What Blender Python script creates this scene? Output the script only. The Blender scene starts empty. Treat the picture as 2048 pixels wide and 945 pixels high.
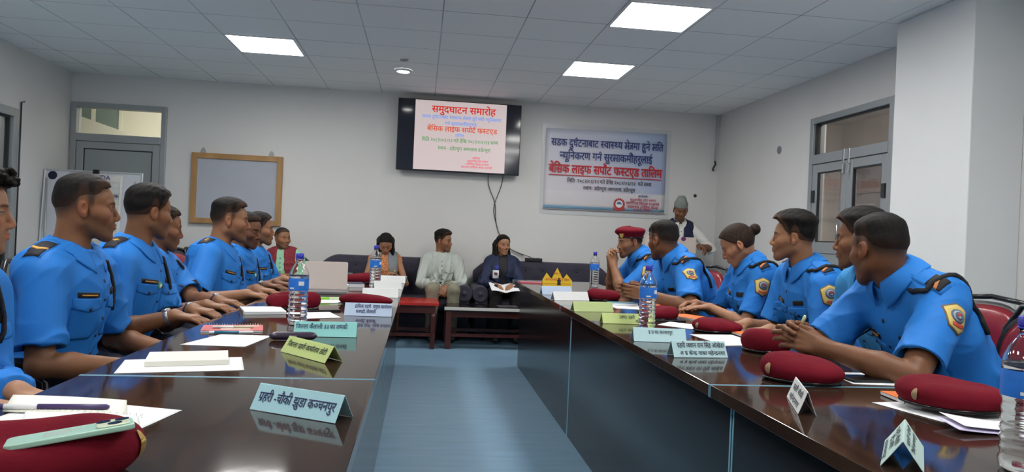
import bpy, bmesh, math, random
import numpy as np
from mathutils import Vector, Matrix, noise as mnoise
from mathutils.bvhtree import BVHTree

S = bpy.context.scene
COL = S.collection
PI = math.pi
rng = random.Random(7)

# ---------------------------------------------------------------- camera, world, exposure
def cam_rot(yaw, pitch, roll):
    f = Vector((math.sin(yaw)*math.cos(pitch), math.cos(yaw)*math.cos(pitch), math.sin(pitch)))
    r = Vector((math.cos(yaw), -math.sin(yaw), 0)); u = r.cross(f)
    c, s = math.cos(roll), math.sin(roll)
    return c*r + s*u, -s*r + c*u, f
cd = bpy.data.cameras.new('camera'); cam = bpy.data.objects.new('camera', cd); COL.objects.link(cam)
r_, u_, f_ = cam_rot(.1282, -.0018, .0425)
M = Matrix((r_, u_, -f_)).transposed().to_4x4(); M.translation = (0, 0, 1.1393)
cam.matrix_world = M
cd.sensor_width = 36; cd.lens = 1410/2048*36; cd.clip_start = .02
S.camera = cam
S.view_settings.view_transform = 'Standard'; S.view_settings.look = 'None'
S.view_settings.gamma = 1; S.view_settings.use_curve_mapping = False
S.view_settings.exposure = 0.0
W = bpy.data.worlds.new('world'); S.world = W; W.use_nodes = True
W.node_tree.nodes['Background'].inputs[0].default_value = (.75, .85, 1, 1)
W.node_tree.nodes['Background'].inputs[1].default_value = .3
PANEL_E = 28.0          # ceiling lamp diffuser
CORR_E = 14.0          # added corridor fill lights, watts
ROOM_X0, ROOM_X1, ROOM_Y0, ROOM_Y1, CEIL = -3.83, 3.55, -1.9, 8.22, 2.709

# ---------------------------------------------------------------- materials
MATS = {}
def nodes(m): return m.node_tree.nodes, m.node_tree.links
def mat(name, col, rough=.5, metal=0, spec=.5, noise=None, bump=None, coat=0, emit=None, trans=0, sheen=0, ior=1.45, alpha=None):
    """noise=(scale, amount, stretch xyz) varies the colour; bump=(scale, strength, stretch)"""
    if name in MATS: return MATS[name]
    m = bpy.data.materials.new(name); m.use_nodes = True
    N, L = nodes(m); b = N['Principled BSDF']
    c = tuple(col) + (1,) if len(col) == 3 else col
    b.inputs['Base Color'].default_value = c
    b.inputs['Roughness'].default_value = rough; b.inputs['Metallic'].default_value = metal
    b.inputs['Specular IOR Level'].default_value = spec; b.inputs['IOR'].default_value = ior
    b.inputs['Coat Weight'].default_value = coat; b.inputs['Coat Roughness'].default_value = .05
    b.inputs['Transmission Weight'].default_value = trans
    b.inputs['Sheen Weight'].default_value = sheen; b.inputs['Sheen Roughness'].default_value = .5
    if alpha is not None: b.inputs['Alpha'].default_value = alpha
    if emit: b.inputs['Emission Color'].default_value = tuple(emit[0])+(1,); b.inputs['Emission Strength'].default_value = emit[1]
    if noise or bump: tc = N.new('ShaderNodeTexCoord')
    def tex(scale, st, detail=4):
        mp = N.new('ShaderNodeMapping'); mp.inputs['Scale'].default_value = st or (1, 1, 1)
        L.new(tc.outputs['Object'], mp.inputs[0])
        t = N.new('ShaderNodeTexNoise'); t.inputs['Scale'].default_value = scale; t.inputs['Detail'].default_value = detail
        L.new(mp.outputs[0], t.inputs['Vector']); return t
    if noise:
        t = tex(noise[0], noise[2] if len(noise) > 2 else None)
        mr = N.new('ShaderNodeMapRange'); mr.inputs['From Min'].default_value = .3; mr.inputs['From Max'].default_value = .7
        mr.inputs['To Min'].default_value = 1-noise[1]; mr.inputs['To Max'].default_value = 1+noise[1]
        L.new(t.outputs['Fac'], mr.inputs['Value'])
        mx = N.new('ShaderNodeVectorMath'); mx.operation = 'SCALE'; mx.inputs[0].default_value = c[:3]
        L.new(mr.outputs[0], mx.inputs['Scale']); L.new(mx.outputs[0], b.inputs['Base Color'])
    if bump:
        t = tex(bump[0], bump[2] if len(bump) > 2 else None)
        bp = N.new('ShaderNodeBump'); bp.inputs['Strength'].default_value = bump[1]; bp.inputs['Distance'].default_value = .01
        L.new(t.outputs['Fac'], bp.inputs['Height']); L.new(bp.outputs[0], b.inputs['Normal'])
    MATS[name] = m; return m

def attr_mat(name, rough, spec=.4, bump=None, sheen=0, sss=0):
    """base colour from the mesh's own 'Col' attribute (skin, brows, lips, hair shade)"""
    m = mat(name, (1, 1, 1), rough, spec=spec, bump=bump, sheen=sheen)
    N, L = nodes(m); a = N.new('ShaderNodeAttribute'); a.attribute_name = 'Col'
    L.new(a.outputs['Color'], N['Principled BSDF'].inputs['Base Color'])
    if sss:
        N['Principled BSDF'].inputs['Subsurface Weight'].default_value = sss
        N['Principled BSDF'].inputs['Subsurface Radius'].default_value = (.012, .005, .003)
        N['Principled BSDF'].inputs['Subsurface Scale'].default_value = .5
    return m

M_wall = mat('wall_paint', (.70, .69, .67), .55, spec=.3, noise=(1.3, .035), bump=(60, .04))
M_wallw = mat('pillar_paint', (.76, .77, .76), .5, spec=.3, noise=(1.1, .03))
M_alu = mat('grey_aluminium', (.36, .385, .40), .38, metal=.35, spec=.5)
M_alud = mat('gasket_dark', (.03, .033, .035), .6)
M_glass = mat('window_glass', (.96, .98, .98), .02, trans=1, ior=1.45)
M_dpanel = mat('grey_door_panel', (.30, .335, .34), .45, noise=(2, .05))
M_black = mat('black_plastic', (.012, .012, .014), .4)
M_blackg = mat('black_gloss', (.008, .009, .012), .12, spec=.5)
M_white = mat('white_plastic', (.8, .8, .8), .4)
M_paper = mat('white_paper', (.82, .83, .84), .7, bump=(40, .05))
M_chrome = mat('chrome', (.7, .7, .7), .2, metal=1)
M_text_dark = mat('dark_ink', (.012, .015, .04), .7)

# ---------------------------------------------------------------- mesh building
class MB:
    def __init__(s): s.v = []; s.f = []; s.mi = []
    def add(s, vs, fs, m=0):
        o = len(s.v); s.v += [tuple(v) for v in vs]; s.f += [tuple(o+i for i in f) for f in fs]; s.mi += [m]*len(fs); return s
    def box(s, x0, y0, z0, x1, y1, z1, m=0, T=None):
        vs = [Vector((x, y, z)) for z in (z0, z1) for y in (y0, y1) for x in (x0, x1)]
        if T is not None: vs = [T @ v for v in vs]
        return s.add(vs, [(0, 2, 3, 1), (4, 5, 7, 6), (0, 1, 5, 4), (2, 6, 7, 3), (0, 4, 6, 2), (1, 3, 7, 5)], m)
    def tube(s, pts, r, n=8, m=0, cap=True, closed=False):
        pts = [Vector(p) for p in pts]; k = len(pts); rs = r if isinstance(r, (list, tuple)) else [r]*k
        rings = []; prev = None
        for i, p in enumerate(pts):
            if closed: t = pts[(i+1) % k]-pts[i-1]
            else: t = pts[min(i+1, k-1)]-pts[max(i-1, 0)]
            t.normalize()
            if prev is None:
                a = Vector((0, 0, 1)) if abs(t.z) < .9 else Vector((1, 0, 0)); x = t.cross(a).normalized()
            else: x = (prev - t*prev.dot(t)).normalized()
            prev = x; y = t.cross(x)
            rings.append([p + (x*math.cos(2*PI*j/n) + y*math.sin(2*PI*j/n))*rs[i] for j in range(n)])
        vs = [v for R in rings for v in R]; fs = []
        for i in range(k if closed else k-1):
            for j in range(n):
                a, b = i*n, ((i+1) % k)*n
                fs.append((a+j, a+(j+1) % n, b+(j+1) % n, b+j))
        if cap and not closed:
            fs.append(tuple(range(n-1, -1, -1))); fs.append(tuple((k-1)*n+j for j in range(n)))
        return s.add(vs, fs, m)
    def lathe(s, prof, n=24, m=0, T=None, cap=(False, False)):
        vs = []; fs = []; k = len(prof)
        for r, z in prof:
            for j in range(n):
                v = Vector((r*math.cos(2*PI*j/n), r*math.sin(2*PI*j/n), z)); vs.append(T @ v if T is not None else v)
        for i in range(k-1):
            for j in range(n): fs.append((i*n+j, i*n+(j+1) % n, (i+1)*n+(j+1) % n, (i+1)*n+j))
        if cap[0]: fs.append(tuple(range(n-1, -1, -1)))
        if cap[1]: fs.append(tuple((k-1)*n+j for j in range(n)))
        return s.add(vs, fs, m)
    def grid(s, fn, nu, nv, m=0, cu=False, cv=False):
        vs = [fn(i/(nu if cu else nu-1), j/(nv if cv else nv-1)) for i in range(nu) for j in range(nv)]; fs = []
        for i in range(nu if cu else nu-1):
            for j in range(nv if cv else nv-1):
                a, b = i*nv, ((i+1) % nu)*nv; j2 = (j+1) % nv
                fs.append((a+j, b+j, b+j2, a+j2))
        return s.add(vs, fs, m)
    def prism(s, poly, z0, z1, m=0, T=None):
        n = len(poly); vs = [Vector((x, y, z)) for z in (z0, z1) for x, y in poly]
        if T is not None: vs = [T @ v for v in vs]
        return s.add(vs, [tuple(range(n-1, -1, -1)), tuple(range(n, 2*n))] + [(i, (i+1) % n, n+(i+1) % n, n+i) for i in range(n)], m)
    def build(s, name, mats, parent=None, smooth=False, bevel=0, T=None, solid=0, sub=0, seg=2):
        me = bpy.data.meshes.new(name); me.from_pydata([tuple(T @ Vector(v)) for v in s.v] if T is not None else s.v, [], s.f)
        for m in (mats if isinstance(mats, (list, tuple)) else [mats]): me.materials.append(m)
        me.polygons.foreach_set('material_index', s.mi)
        if smooth: me.polygons.foreach_set('use_smooth', [True]*len(s.f))
        me.update()
        o = bpy.data.objects.new(name, me); COL.objects.link(o)
        if parent is not None: o.parent = parent
        if solid: d = o.modifiers.new('solid', 'SOLIDIFY'); d.thickness = solid; d.offset = 0
        if bevel:
            d = o.modifiers.new('bevel', 'BEVEL'); d.width = bevel; d.segments = seg; d.limit_method = 'ANGLE'; d.angle_limit = .6
            d.harden_normals = False
        if sub: d = o.modifiers.new('sub', 'SUBSURF'); d.levels = d.render_levels = sub
        return o
def TR(x=0, y=0, z=0, rz=0, rx=0, ry=0):
    return Matrix.Translation((x, y, z)) @ Matrix.Rotation(rz, 4, 'Z') @ Matrix.Rotation(ry, 4, 'Y') @ Matrix.Rotation(rx, 4, 'X')
def tag(o, label, cat, group=None):
    o['label'] = label; o['category'] = cat
    if group: o['group'] = group
    return o
def thing(name, label, cat, loc=(0, 0, 0), rz=0, group=None):
    o = bpy.data.objects.new(name, None); COL.objects.link(o); o.empty_display_size = .05
    o.location = loc; o.rotation_euler = (0, 0, rz); return tag(o, label, cat, group)
def struct(o): o['kind'] = 'structure'; return o
def dup(root, loc, rz, label, group=None):
    """a copy of a thing with its parts and sub-parts"""
    r = root.copy(); COL.objects.link(r); r.location = loc; r.rotation_euler = (0, 0, rz); r['label'] = label
    if group: r['group'] = group
    for ch in root.children:
        c = ch.copy(); COL.objects.link(c); c.parent = r
        for g in ch.children:
            d = g.copy(); COL.objects.link(d); d.parent = c
    return r

# ---------------------------------------------------------------- lettering (Devanagari shaped by hand)
TCACHE = {}; HEADY = .605
def glyphs(run, bold):
    k = (run, bold)
    if k in TCACHE: return TCACHE[k]
    c = bpy.data.curves.new('lettering', 'FONT'); c.body = run; c.size = 1; c.offset = bold; c.resolution_u = 3
    o = bpy.data.objects.new('lettering', c); COL.objects.link(o)
    dg = bpy.context.evaluated_depsgraph_get(); me = bpy.data.meshes.new_from_object(o.evaluated_get(dg))
    vs = [Vector(v.co) for v in me.vertices]; fs = [tuple(p.vertices) for p in me.polygons]
    bpy.data.objects.remove(o); bpy.data.curves.remove(c); bpy.data.meshes.remove(me)
    w = max((v.x for v in vs), default=.3); TCACHE[k] = (vs, fs, w); return TCACHE[k]
def half_form(ch, bold):
    vs, fs, w = glyphs(ch, bold); bm = bmesh.new(); bv = [bm.verts.new(v) for v in vs]
    for f in fs:
        try: bm.faces.new([bv[i] for i in f])
        except ValueError: pass
    cut = w*.70 if ch not in 'क' else w*.80
    bmesh.ops.bisect_plane(bm, geom=bm.verts[:]+bm.edges[:]+bm.faces[:], plane_co=(cut, 0, 0), plane_no=(1, 0, 0), clear_outer=True)
    bm.verts.index_update(); r = ([v.co.copy() for v in bm.verts], [tuple(v.index for v in f.verts) for f in bm.faces], cut); bm.free(); return r
def stroke(pts, w):
    vs = []; fs = []
    for i, p in enumerate(pts):
        a = Vector(pts[max(i-1, 0)]); b = Vector(pts[min(i+1, len(pts)-1)]); t = (b-a).normalized(); n = Vector((-t.y, t.x))
        vs += [Vector((p[0]+n.x*w, p[1]+n.y*w, 0)), Vector((p[0]-n.x*w, p[1]-n.y*w, 0))]
    for i in range(len(pts)-1): fs.append((2*i, 2*i+1, 2*i+3, 2*i+2))
    return vs, fs
def layout(text, bold=0):
    """{x} half form, ^ reph over the last letter, ~ the r-stroke under it, _ wide gap"""
    V = []; F = []; x = 0; last = .5; i = 0
    def put(vs, fs, dx):
        o = len(V); V.extend(Vector((v.x+dx, v.y, 0)) for v in vs); F.extend(tuple(o+j for j in f) for f in fs)
    run = ''
    def flush():
        nonlocal run, x, last
        if run:
            vs, fs, w = glyphs(run, bold); put(vs, fs, x); x += w - bold; last = .5; run = ''
    while i < len(text):
        ch = text[i]
        if ch in '@%':                      # two joined letters drawn by hand: tra and ksha
            flush(); k = .034+bold; ln = [[(-.02, HEADY), (.60 if ch == '@' else .66, HEADY)]]
            if ch == '@': ln += [[(.46, HEADY), (.46, 0)], [(.46, .37), (.30, .38), (.14, .33)], [(.44, .36), (.28, .18), (.10, .03)]]
            else: ln += [[(.52, HEADY), (.52, 0)], [(.12, HEADY), (.13, .52), (.24, .47), (.27, .40), (.20, .34), (.08, .32), (.05, .22), (.10, .12), (.20, .12), (.25, .20), (.20, .28), (.34, .29), (.52, .28)], [(.12, .12), (.22, .02)]]
            for l_ in ln: put(*stroke(l_, k), x)
            x += .58 if ch == '@' else .64; i += 1; continue
        if ch == '{':
            flush(); vs, fs, w = half_form(text[i+1], bold); put(vs, fs, x); x += w; i += 3; continue
        if ch == '^':
            flush(); put(*stroke([(-.28, .62), (-.3, .74), (-.2, .8), (-.12, .74), (-.1, .64)], .03+bold), x); i += 1; continue
        if ch == '~':
            flush(); put(*stroke([(-.16, .16), (-.28, .04), (-.4, -.02)], .035+bold), x); i += 1; continue
        if ch == ' ':
            flush(); x += .27; i += 1; continue
        run += ch; i += 1
    flush(); return V, F, x
def lettering(lines, m, parent, T, name='lettering', lift=.0008):
    """lines: (text, size, x, y, align, bold, squeeze) on the local xy plane of T; one mesh per line"""
    for (t, size, x, y, al, bold, sq) in lines:
        mb = MB(); V, F, w = layout(t, min(bold, .008)); sx = size*sq if sq > 0 else -sq/max(w, .01)
        dx = x - (w*sx/2 if al == 'c' else (w*sx if al == 'r' else 0))
        ex = max(0, bold-.008)*size          # heavier strokes: the same letters laid again a hair apart
        for k, (ox, oy) in enumerate(((0, 0), (-ex, 0), (ex, 0), (0, ex*.6), (0, -ex*.6)) if ex else ((0, 0),)):
            mb.add([Vector((v.x*sx+dx+ox, v.y*size+y+oy, lift+k*.00003)) for v in V], F)
        o = mb.build(name, m, parent, T=T)
    return o
def face_T(x, y, z, rz=0, tilt=0):
    """local xy plane stood upright, facing -Y (towards the room), then turned"""
    return Matrix.Translation((x, y, z)) @ Matrix.Rotation(rz, 4, 'Z') @ Matrix.Rotation(PI/2 - tilt, 4, 'X')
# ================================================================ the setting
def wall_y(name, y0, y1, x0, x1, z1, holes, m):      # a wall along X with holes (xa, xb, za, zb)
    mb = MB(); xs = sorted({x0, x1} | {h[0] for h in holes} | {h[1] for h in holes})
    for a, b in zip(xs, xs[1:]):
        hh = [h for h in holes if h[0] <= a and h[1] >= b]
        if not hh: mb.box(a, y0, 0, b, y1, z1)
        else:
            h = hh[0]
            if h[2] > 0: mb.box(a, y0, 0, b, y1, h[2])
            mb.box(a, y0, h[3], b, y1, z1)
    return struct(mb.build(name, m))
def wall_x(name, x0, x1, y0, y1, z1, holes, m):
    mb = MB(); ys = sorted({y0, y1} | {h[0] for h in holes} | {h[1] for h in holes})
    for a, b in zip(ys, ys[1:]):
        hh = [h for h in holes if h[0] <= a and h[1] >= b]
        if not hh: mb.box(x0, a, 0, x1, b, z1)
        else: mb.box(x0, a, hh[0][3], x1, b, z1)
    return struct(mb.build(name, m))
wall_y('wall_back', 8.22, 8.37, -3.98, 3.70, CEIL, [(-3.81, -2.83, 0, 2.385)], M_wall)
wall_x('wall_right', 3.55, 3.70, -1.9, 8.22, CEIL, [(4.97, 6.14, 0, 2.33)], M_wall)
wall_x('wall_left', -3.98, -3.83, -1.9, 8.22, CEIL, [(6.15, 7.22, 0, 2.13)], M_wall)
wall_y('wall_front', -2.05, -1.9, -3.98, 3.70, CEIL, [], M_wall)
struct(MB().box(3.2, 3.80, 0, 3.549, 4.50, CEIL-.001).build('trim_1', M_wallw, bevel=.006))   # the pillar

# floor: blue sheet vinyl with drawn-out streaks
M_floor = mat('blue_vinyl', (.185, .315, .435), .30, spec=.4, noise=(3.0, .09, (1, 7, 1)))
struct(MB().box(-3.98, -2.05, -.1, 3.7, 8.37, 0).build('floor', M_floor))

# ceiling: lay-in tiles, grid lines as real seams in the material
def ceiling_mat():
    m = mat('ceiling_tile', (.62, .635, .64), .8, spec=.2)
    N, L = nodes(m); b = N['Principled BSDF']; tc = N.new('ShaderNodeTexCoord'); sp = N.new('ShaderNodeSeparateXYZ'); L.new(tc.outputs['Object'], sp.inputs[0])
    def math_(op, a, b_=None):
        n = N.new('ShaderNodeMath'); n.operation = op
        for i, q in enumerate((a, b_)):
            if q is None: continue
            if isinstance(q, (int, float)): n.inputs[i].default_value = q
            else: L.new(q, n.inputs[i])
        return n.outputs[0]
    def line(axis, off, period, w):
        t = math_('FRACT', math_('DIVIDE', math_('SUBTRACT', sp.outputs[axis], off), period))
        d = math_('ABSOLUTE', math_('SUBTRACT', t, .5)); return math_('GREATER_THAN', d, .5 - w/period/2)
    g = math_('MAXIMUM', line(0, -3.51-.6, .6, .009), line(1, 4.4955-.5433*12, .5433, .009))
    ns = N.new('ShaderNodeTexNoise'); ns.inputs['Scale'].default_value = .9; L.new(tc.outputs['Object'], ns.inputs['Vector'])
    g2 = math_('MULTIPLY', g, math_('MULTIPLY', ns.outputs['Fac'], 1.5))
    mx = N.new('ShaderNodeMix'); mx.data_type = 'RGBA'; mx.inputs['A'].default_value = (.90, .90, .88, 1); mx.inputs['B'].default_value = (.40, .41, .41, 1)
    L.new(g2, mx.inputs['Factor']); L.new(mx.outputs['Result'], b.inputs['Base Color'])
    bp = N.new('ShaderNodeBump'); bp.inputs['Strength'].default_value = .4; bp.inputs['Distance'].default_value = .004; bp.invert = True
    L.new(g, bp.inputs['Height']); L.new(bp.outputs[0], b.inputs['Normal'])
    return m
struct(MB().box(-3.98, -2.05, CEIL, 3.7, 8.37, CEIL+.1).build('ceiling', ceiling_mat()))

# ---------------------------------------------------------------- lamps in the ceiling
M_diff = mat('lamp_diffuser', (.9, .9, .9), .5, emit=((1.0, .985, .95), PANEL_E))
M_lframe = mat('lamp_frame', (.75, .77, .78), .4)
def light_panel(x, y, label):
    t = thing('ceiling_light', label, 'ceiling light', (x, y, CEIL-.012), 0, 'square panel lights in the ceiling')
    a = .285; b = .272
    f = MB()
    for (x0, y0, x1, y1) in ((-a, -a, a, -b), (-a, b, a, a), (-a, -b, -b, b), (b, -b, a, b)): f.box(x0, y0, 0, x1, y1, .011)
    f.build('frame', M_lframe, t)
    MB().box(-b, -b, .003, b, b, .011).build('diffuser', M_diff, t)
for x, y, l in ((-1.41, 6.40, 'square lit ceiling panel above the left table, left of the screen'),
                (1.58, 4.77, 'larger looking lit ceiling panel at the top right, nearer of two'),
                (1.56, 6.41, 'lit ceiling panel further back on the right, above the banner'),
                (-1.41, 4.77, 'lit ceiling panel over the left table, just above the picture edge'),
                (-1.41, 3.13, 'lit ceiling panel behind the camera side of the left table'),
                (1.58, 3.13, 'lit ceiling panel over the middle of the right table'),
                (-1.41, 1.50, 'lit ceiling panel over the near end of the left table'),
                (1.58, 1.50, 'lit ceiling panel over the near end of the right table'),
                (-1.41, -.40, 'lit ceiling panel behind the camera on the left'),
                (1.58, -.40, 'lit ceiling panel behind the camera on the right')):
    light_panel(x, y, l)
def downlight(x, y, label):
    t = thing('downlight', label, 'ceiling light', (x, y, CEIL-.02))
    MB().lathe([(.085, .0195), (.085, .012), (.07, .002), (.062, 0), (.062, .006)], 32).build('trim_ring', M_lframe, t, smooth=True)
    MB().lathe([(.062, .004), (.055, .0), (.03, -.004), (.0005, -.005)], 32).build('lens', M_diff, t, smooth=True)
downlight(-.24, 7.0, 'small round lit downlight in the ceiling left of the screen')
tag(MB().lathe([(.04, 0), (.035, -.012), (.012, -.018), (.0005, -.02)], 20, T=TR(-.22, 6.58, CEIL)).build('smoke_detector', M_alu, smooth=True),
    'small grey ceiling fitting just beyond the round downlight', 'ceiling fitting')

# ---------------------------------------------------------------- doors
def frame_y(mb, x0, x1, y, z0, z1, w, d, m=0):   # rectangular frame in an XZ plane, outer size
    mb.box(x0, y, z0, x0+w, y+d, z1, m); mb.box(x1-w, y, z0, x1, y+d, z1, m)
    mb.box(x0+w, y, z1-w, x1-w, y+d, z1, m); mb.box(x0+w, y, z0, x1-w, y+d, z0+w, m)
# door_1: back left, grey leaf with a glazed transom
t = struct(bpy.data.objects.new('door_1', None)); COL.objects.link(t); t.location = (-3.32, 8.18, 0); T = TR(3.32, -8.18, 0)
f = MB(); frame_y(f, -3.81, -2.83, 8.19, 0.0, 2.385, .055, .12); f.box(-3.755, 8.185, 1.965, -2.885, 8.31, 2.045)
f.build('door_frame', M_alu, t, bevel=.004, T=T)
MB().box(-3.755, 8.245, 2.045, -2.885, 8.251, 2.33).build('transom_pane', M_glass, t, T=T)
f = MB(); frame_y(f, -3.75, -2.89, 8.20, .02, 1.96, .075, .05); f.build('door_leaf_frame', M_alu, t, bevel=.004, T=T)
f = MB(); frame_y(f, -3.677, -2.963, 8.205, .093, 1.887, .012, .01); f.build('gasket', M_alud, t, T=T)
MB().box(-3.675, 8.212, .095, -2.965, 8.24, 1.885).build('door_panel', M_dpanel, t, T=T)
f = MB(); f.tube([(-2.93, 8.2, 1.0), (-2.93, 8.16, 1.0), (-3.05, 8.15, 1.0)], .009); f.build('door_handle', M_chrome, t, smooth=True, T=T)
# door_2: double glazed doors in the right wall (frames in a YZ plane)
t = struct(bpy.data.objects.new('door_2', None)); COL.objects.link(t); t.location = (3.55, 5.55, 0); T = TR(-3.55, -5.55, 0)
def frame_x(mb, y0, y1, x, z0, z1, w, d, m=0):
    mb.box(x, y0, z0, x+d, y0+w, z1, m); mb.box(x, y1-w, z0, x+d, y1, z1, m)
    mb.box(x, y0+w, z1-w, x+d, y1-w, z1, m); mb.box(x, y0+w, z0, x+d, y1-w, z0+w, m)
f = MB(); frame_x(f, 4.97, 6.14, 3.535, 0, 2.33, .055, .12); f.box(3.53, 5.02, 1.90, 3.65, 6.09, 1.985); f.build('door_frame', M_alu, t, bevel=.004, T=T)
MB().box(3.59, 5.02, 1.985, 3.596, 6.09, 2.275).build('transom_pane', M_glass, t, T=T)
f = MB(); frame_x(f, 5.02, 6.09, 3.56, 1.98, 2.28, .012, .05); f.build('gasket', M_alud, t, T=T)
for (ya, yb) in ((5.027, 5.553), (5.557, 6.083)):
    f = MB(); frame_x(f, ya, yb, 3.545, .02, 1.895, .075, .05); f.box(3.545, ya+.075, 1.09, 3.595, yb-.075, 1.19)
    l = f.build('door_leaf', M_alu, t, bevel=.004, T=T)
    MB().box(3.562, ya+.075, 1.19, 3.568, yb-.075, 1.82).build('pane', M_glass, l, T=T)
    MB().box(3.555, ya+.075, .095, 3.585, yb-.075, 1.09).build('lower_panel', M_dpanel, l, T=T)
    f = MB(); frame_x(f, ya+.075, yb-.075, 3.552, 1.19, 1.82, .010, .025); f.build('gasket', M_alud, l, T=T)
    q = yb-.03 if yb > 5.6 else ya+.03
    e = ya+.035 if yb > 5.6 else yb-.035
    MB().box(3.528, e-.014, 1.86, 3.545, e+.014, 1.99).box(3.522, e-.008, 1.78, 3.54, e+.008, 1.86).build('bolt', M_chrome, l, bevel=.003, T=T)
    MB().box(3.53, q-.02, 1.55, 3.546, q+.02, 1.66).build('hinge', M_alud, l, T=T)
    MB().tube([(3.545, e, 1.15), (3.50, e, 1.15), (3.50, e, 1.38), (3.545, e, 1.38)], .009).build('pull_handle', M_chrome, l, smooth=True, T=T)
# door_3: left wall, only its far jamb and glass show
t = struct(bpy.data.objects.new('door_3', None)); COL.objects.link(t); t.location = (-3.83, 6.7, 0); T = TR(3.83, -6.7, 0)
f = MB(); frame_x(f, 6.15, 7.22, -3.95, 0, 2.13, .08, .135); f.box(-3.95, 6.62, .08, -3.82, 6.7, 2.05); f.build('door_frame', M_alu, t, bevel=.004, T=T)
f = MB(); frame_x(f, 6.70, 7.14, -3.89, .08, 2.05, .016, .04); f.build('gasket', M_alud, t, T=T)
MB().box(-3.875, 6.23, .08, -3.869, 6.62, 2.05).box(-3.875, 6.716, .096, -3.869, 7.124, 2.034).build('pane', M_glass, t, T=T)
tag(MB().tube([(-3.815, 7.245, .2), (-3.815, 7.25, 2.2), (-3.815, 7.30, 2.215)], .007).build('door_cable', M_alud, smooth=True),
    'thin dark cable running up the left wall beside the grey door frame', 'cable')

# ---------------------------------------------------------------- what shows through the panes
M_cw = mat('corridor_cream', (.74, .72, .60), .7, noise=(2, .04)); M_cp = mat('corridor_peach', (.66, .58, .52), .7, noise=(2, .04))
M_fill2 = mat('corridor_fill', (.9, .9, .9), .5, emit=((1, .96, .88), 48.0)); M_fill3 = mat('corridor_fill_strong', (.9, .9, .9), .5, emit=((1, .96, .88), 90.0))  # glow for unseen fill strips added to brighten the corridors
def s_box(name, m, *b):
    return struct(MB().box(*b).build(name, m))
s_box('wall_outside_back', M_cw, -5.2, 9.9, 0, -1.2, 10.0, 2.9); s_box('wall_outside_back_side', M_cw, -1.3, 8.37, 0, -1.2, 9.9, 2.9)
s_box('wall_outside_back_end', M_cw, -5.3, 8.37, 0, -5.2, 10, 2.9); s_box('ceiling_outside_back', M_cw, -5.3, 8.37, 2.9, -1.2, 10, 3.0); s_box('floor_outside_back', M_floor, -5.3, 8.37, -.1, -1.2, 10, 0)
# sloping stair soffit and a window band in that corridor
f = MB(); f.prism([(-4.9, 1.8), (-3.5, 1.8), (-3.6, 2.19), (-3.84, 2.25), (-4.38, 2.42), (-4.9, 2.58)], -9.7, -9.895, T=Matrix.Rotation(PI/2, 4, 'X')); struct(f.build('wall_outside_stair', mat('stair_cream', (.8, .78, .66), .6)))
t = struct(bpy.data.objects.new('window_1', None)); COL.objects.link(t); t.location = (0, 9.88, 0); T = TR(0, -9.88, 0)
f = MB(); frame_y(f, -4.75, -3.96, 9.86, 1.95, 2.85, .04, .03); f.box(-4.34, 9.86, 1.99, -4.29, 9.89, 2.81); f.build('window_frame', mat('cream_frame', (.75, .74, .62), .5), t, T=T)
MB().box(-4.71, 9.875, 1.99, -4.0, 9.882, 2.81).build('pane', mat('green_glass', (.2, .26, .24), .15), t, T=T)
struct(MB().box(-3.6, 9.0, 2.86, -2.4, 9.06, 2.89).build('fill_outside_back', M_fill2))  # unseen fill strip, added to brighten the view through the transom
# corridor right
s_box('wall_outside_right', M_cp, 5.9, 3.0, 0, 6.0, 9.5, 2.9); s_box('wall_outside_right_end', M_cp, 3.7, 9.4, 0, 6, 9.5, 2.9); s_box('wall_outside_right_near', M_cp, 3.7, 3.0, 0, 6, 3.1, 2.9)
s_box('ceiling_outside_right', M_cp, 3.7, 3.0, 2.9, 6.0, 9.5, 3.0); s_box('floor_outside_right', M_floor, 3.7, 3.0, -.1, 6.0, 9.5, 0)
t = struct(bpy.data.objects.new('door_4', None)); COL.objects.link(t); t.location = (5.88, 8.3, 0); T = TR(-5.88, -8.3, 0)
f = MB(); frame_x(f, 7.6, 9.1, 5.86, 0, 2.3, .06, .05); f.box(5.86, 8.25, .06, 5.9, 8.31, 2.24); f.box(5.86, 7.66, 1.9, 5.9, 9.04, 1.96); f.build('door_frame', mat('taupe_frame', (.5, .44, .40), .5), t, T=T)
MB().box(5.875, 7.7, .06, 5.885, 9.04, 2.24).build('door_panel', mat('taupe_panel', (.42, .37, .34), .6), t, T=T)
t = struct(bpy.data.objects.new('window_2', None)); COL.objects.link(t); t.location = (5.85, 8.8, 0); T = TR(-5.85, -8.8, 0)
f = MB(); frame_x(f, 8.55, 9.02, 5.845, .95, 1.75, .035, .03); f.build('window_frame', mat('pale_frame', (.6, .54, .5), .5), t, T=T)
MB().box(5.85, 8.585, .985, 5.86, 8.985, 1.715).build('pane', mat('daylit_pane', (.8, .8, .8), .5, emit=((1, .88, .74), .9)), t, T=T)
struct(MB().box(4.6, 5.0, 2.86, 4.66, 6.6, 2.89).build('fill_outside_right', M_fill3))  # fill strip added out of sight to brighten the glazed doors
# beyond door_3
s_box('wall_outside_left', mat('corridor_grey', (.62, .65, .66), .7), -5.6, 5.0, 0, -5.5, 8.2, 2.9); s_box('ceiling_outside_left', M_wall, -5.6, 5, 2.9, -3.98, 8.2, 3.0); s_box('floor_outside_left', M_floor, -5.6, 5, -.1, -3.98, 8.2, 0)
s_box('wall_outside_left_far', M_wall, -5.6, 8.2, 0, -3.98, 8.3, 2.9); s_box('wall_outside_left_near', M_wall, -5.6, 4.9, 0, -3.98, 5, 2.9)
struct(MB().box(-4.8, 6.2, 2.86, -4.74, 7.4, 2.89).build('fill_outside_left', M_fill2))  # added fill strip, out of view, lights the space behind the pane

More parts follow.
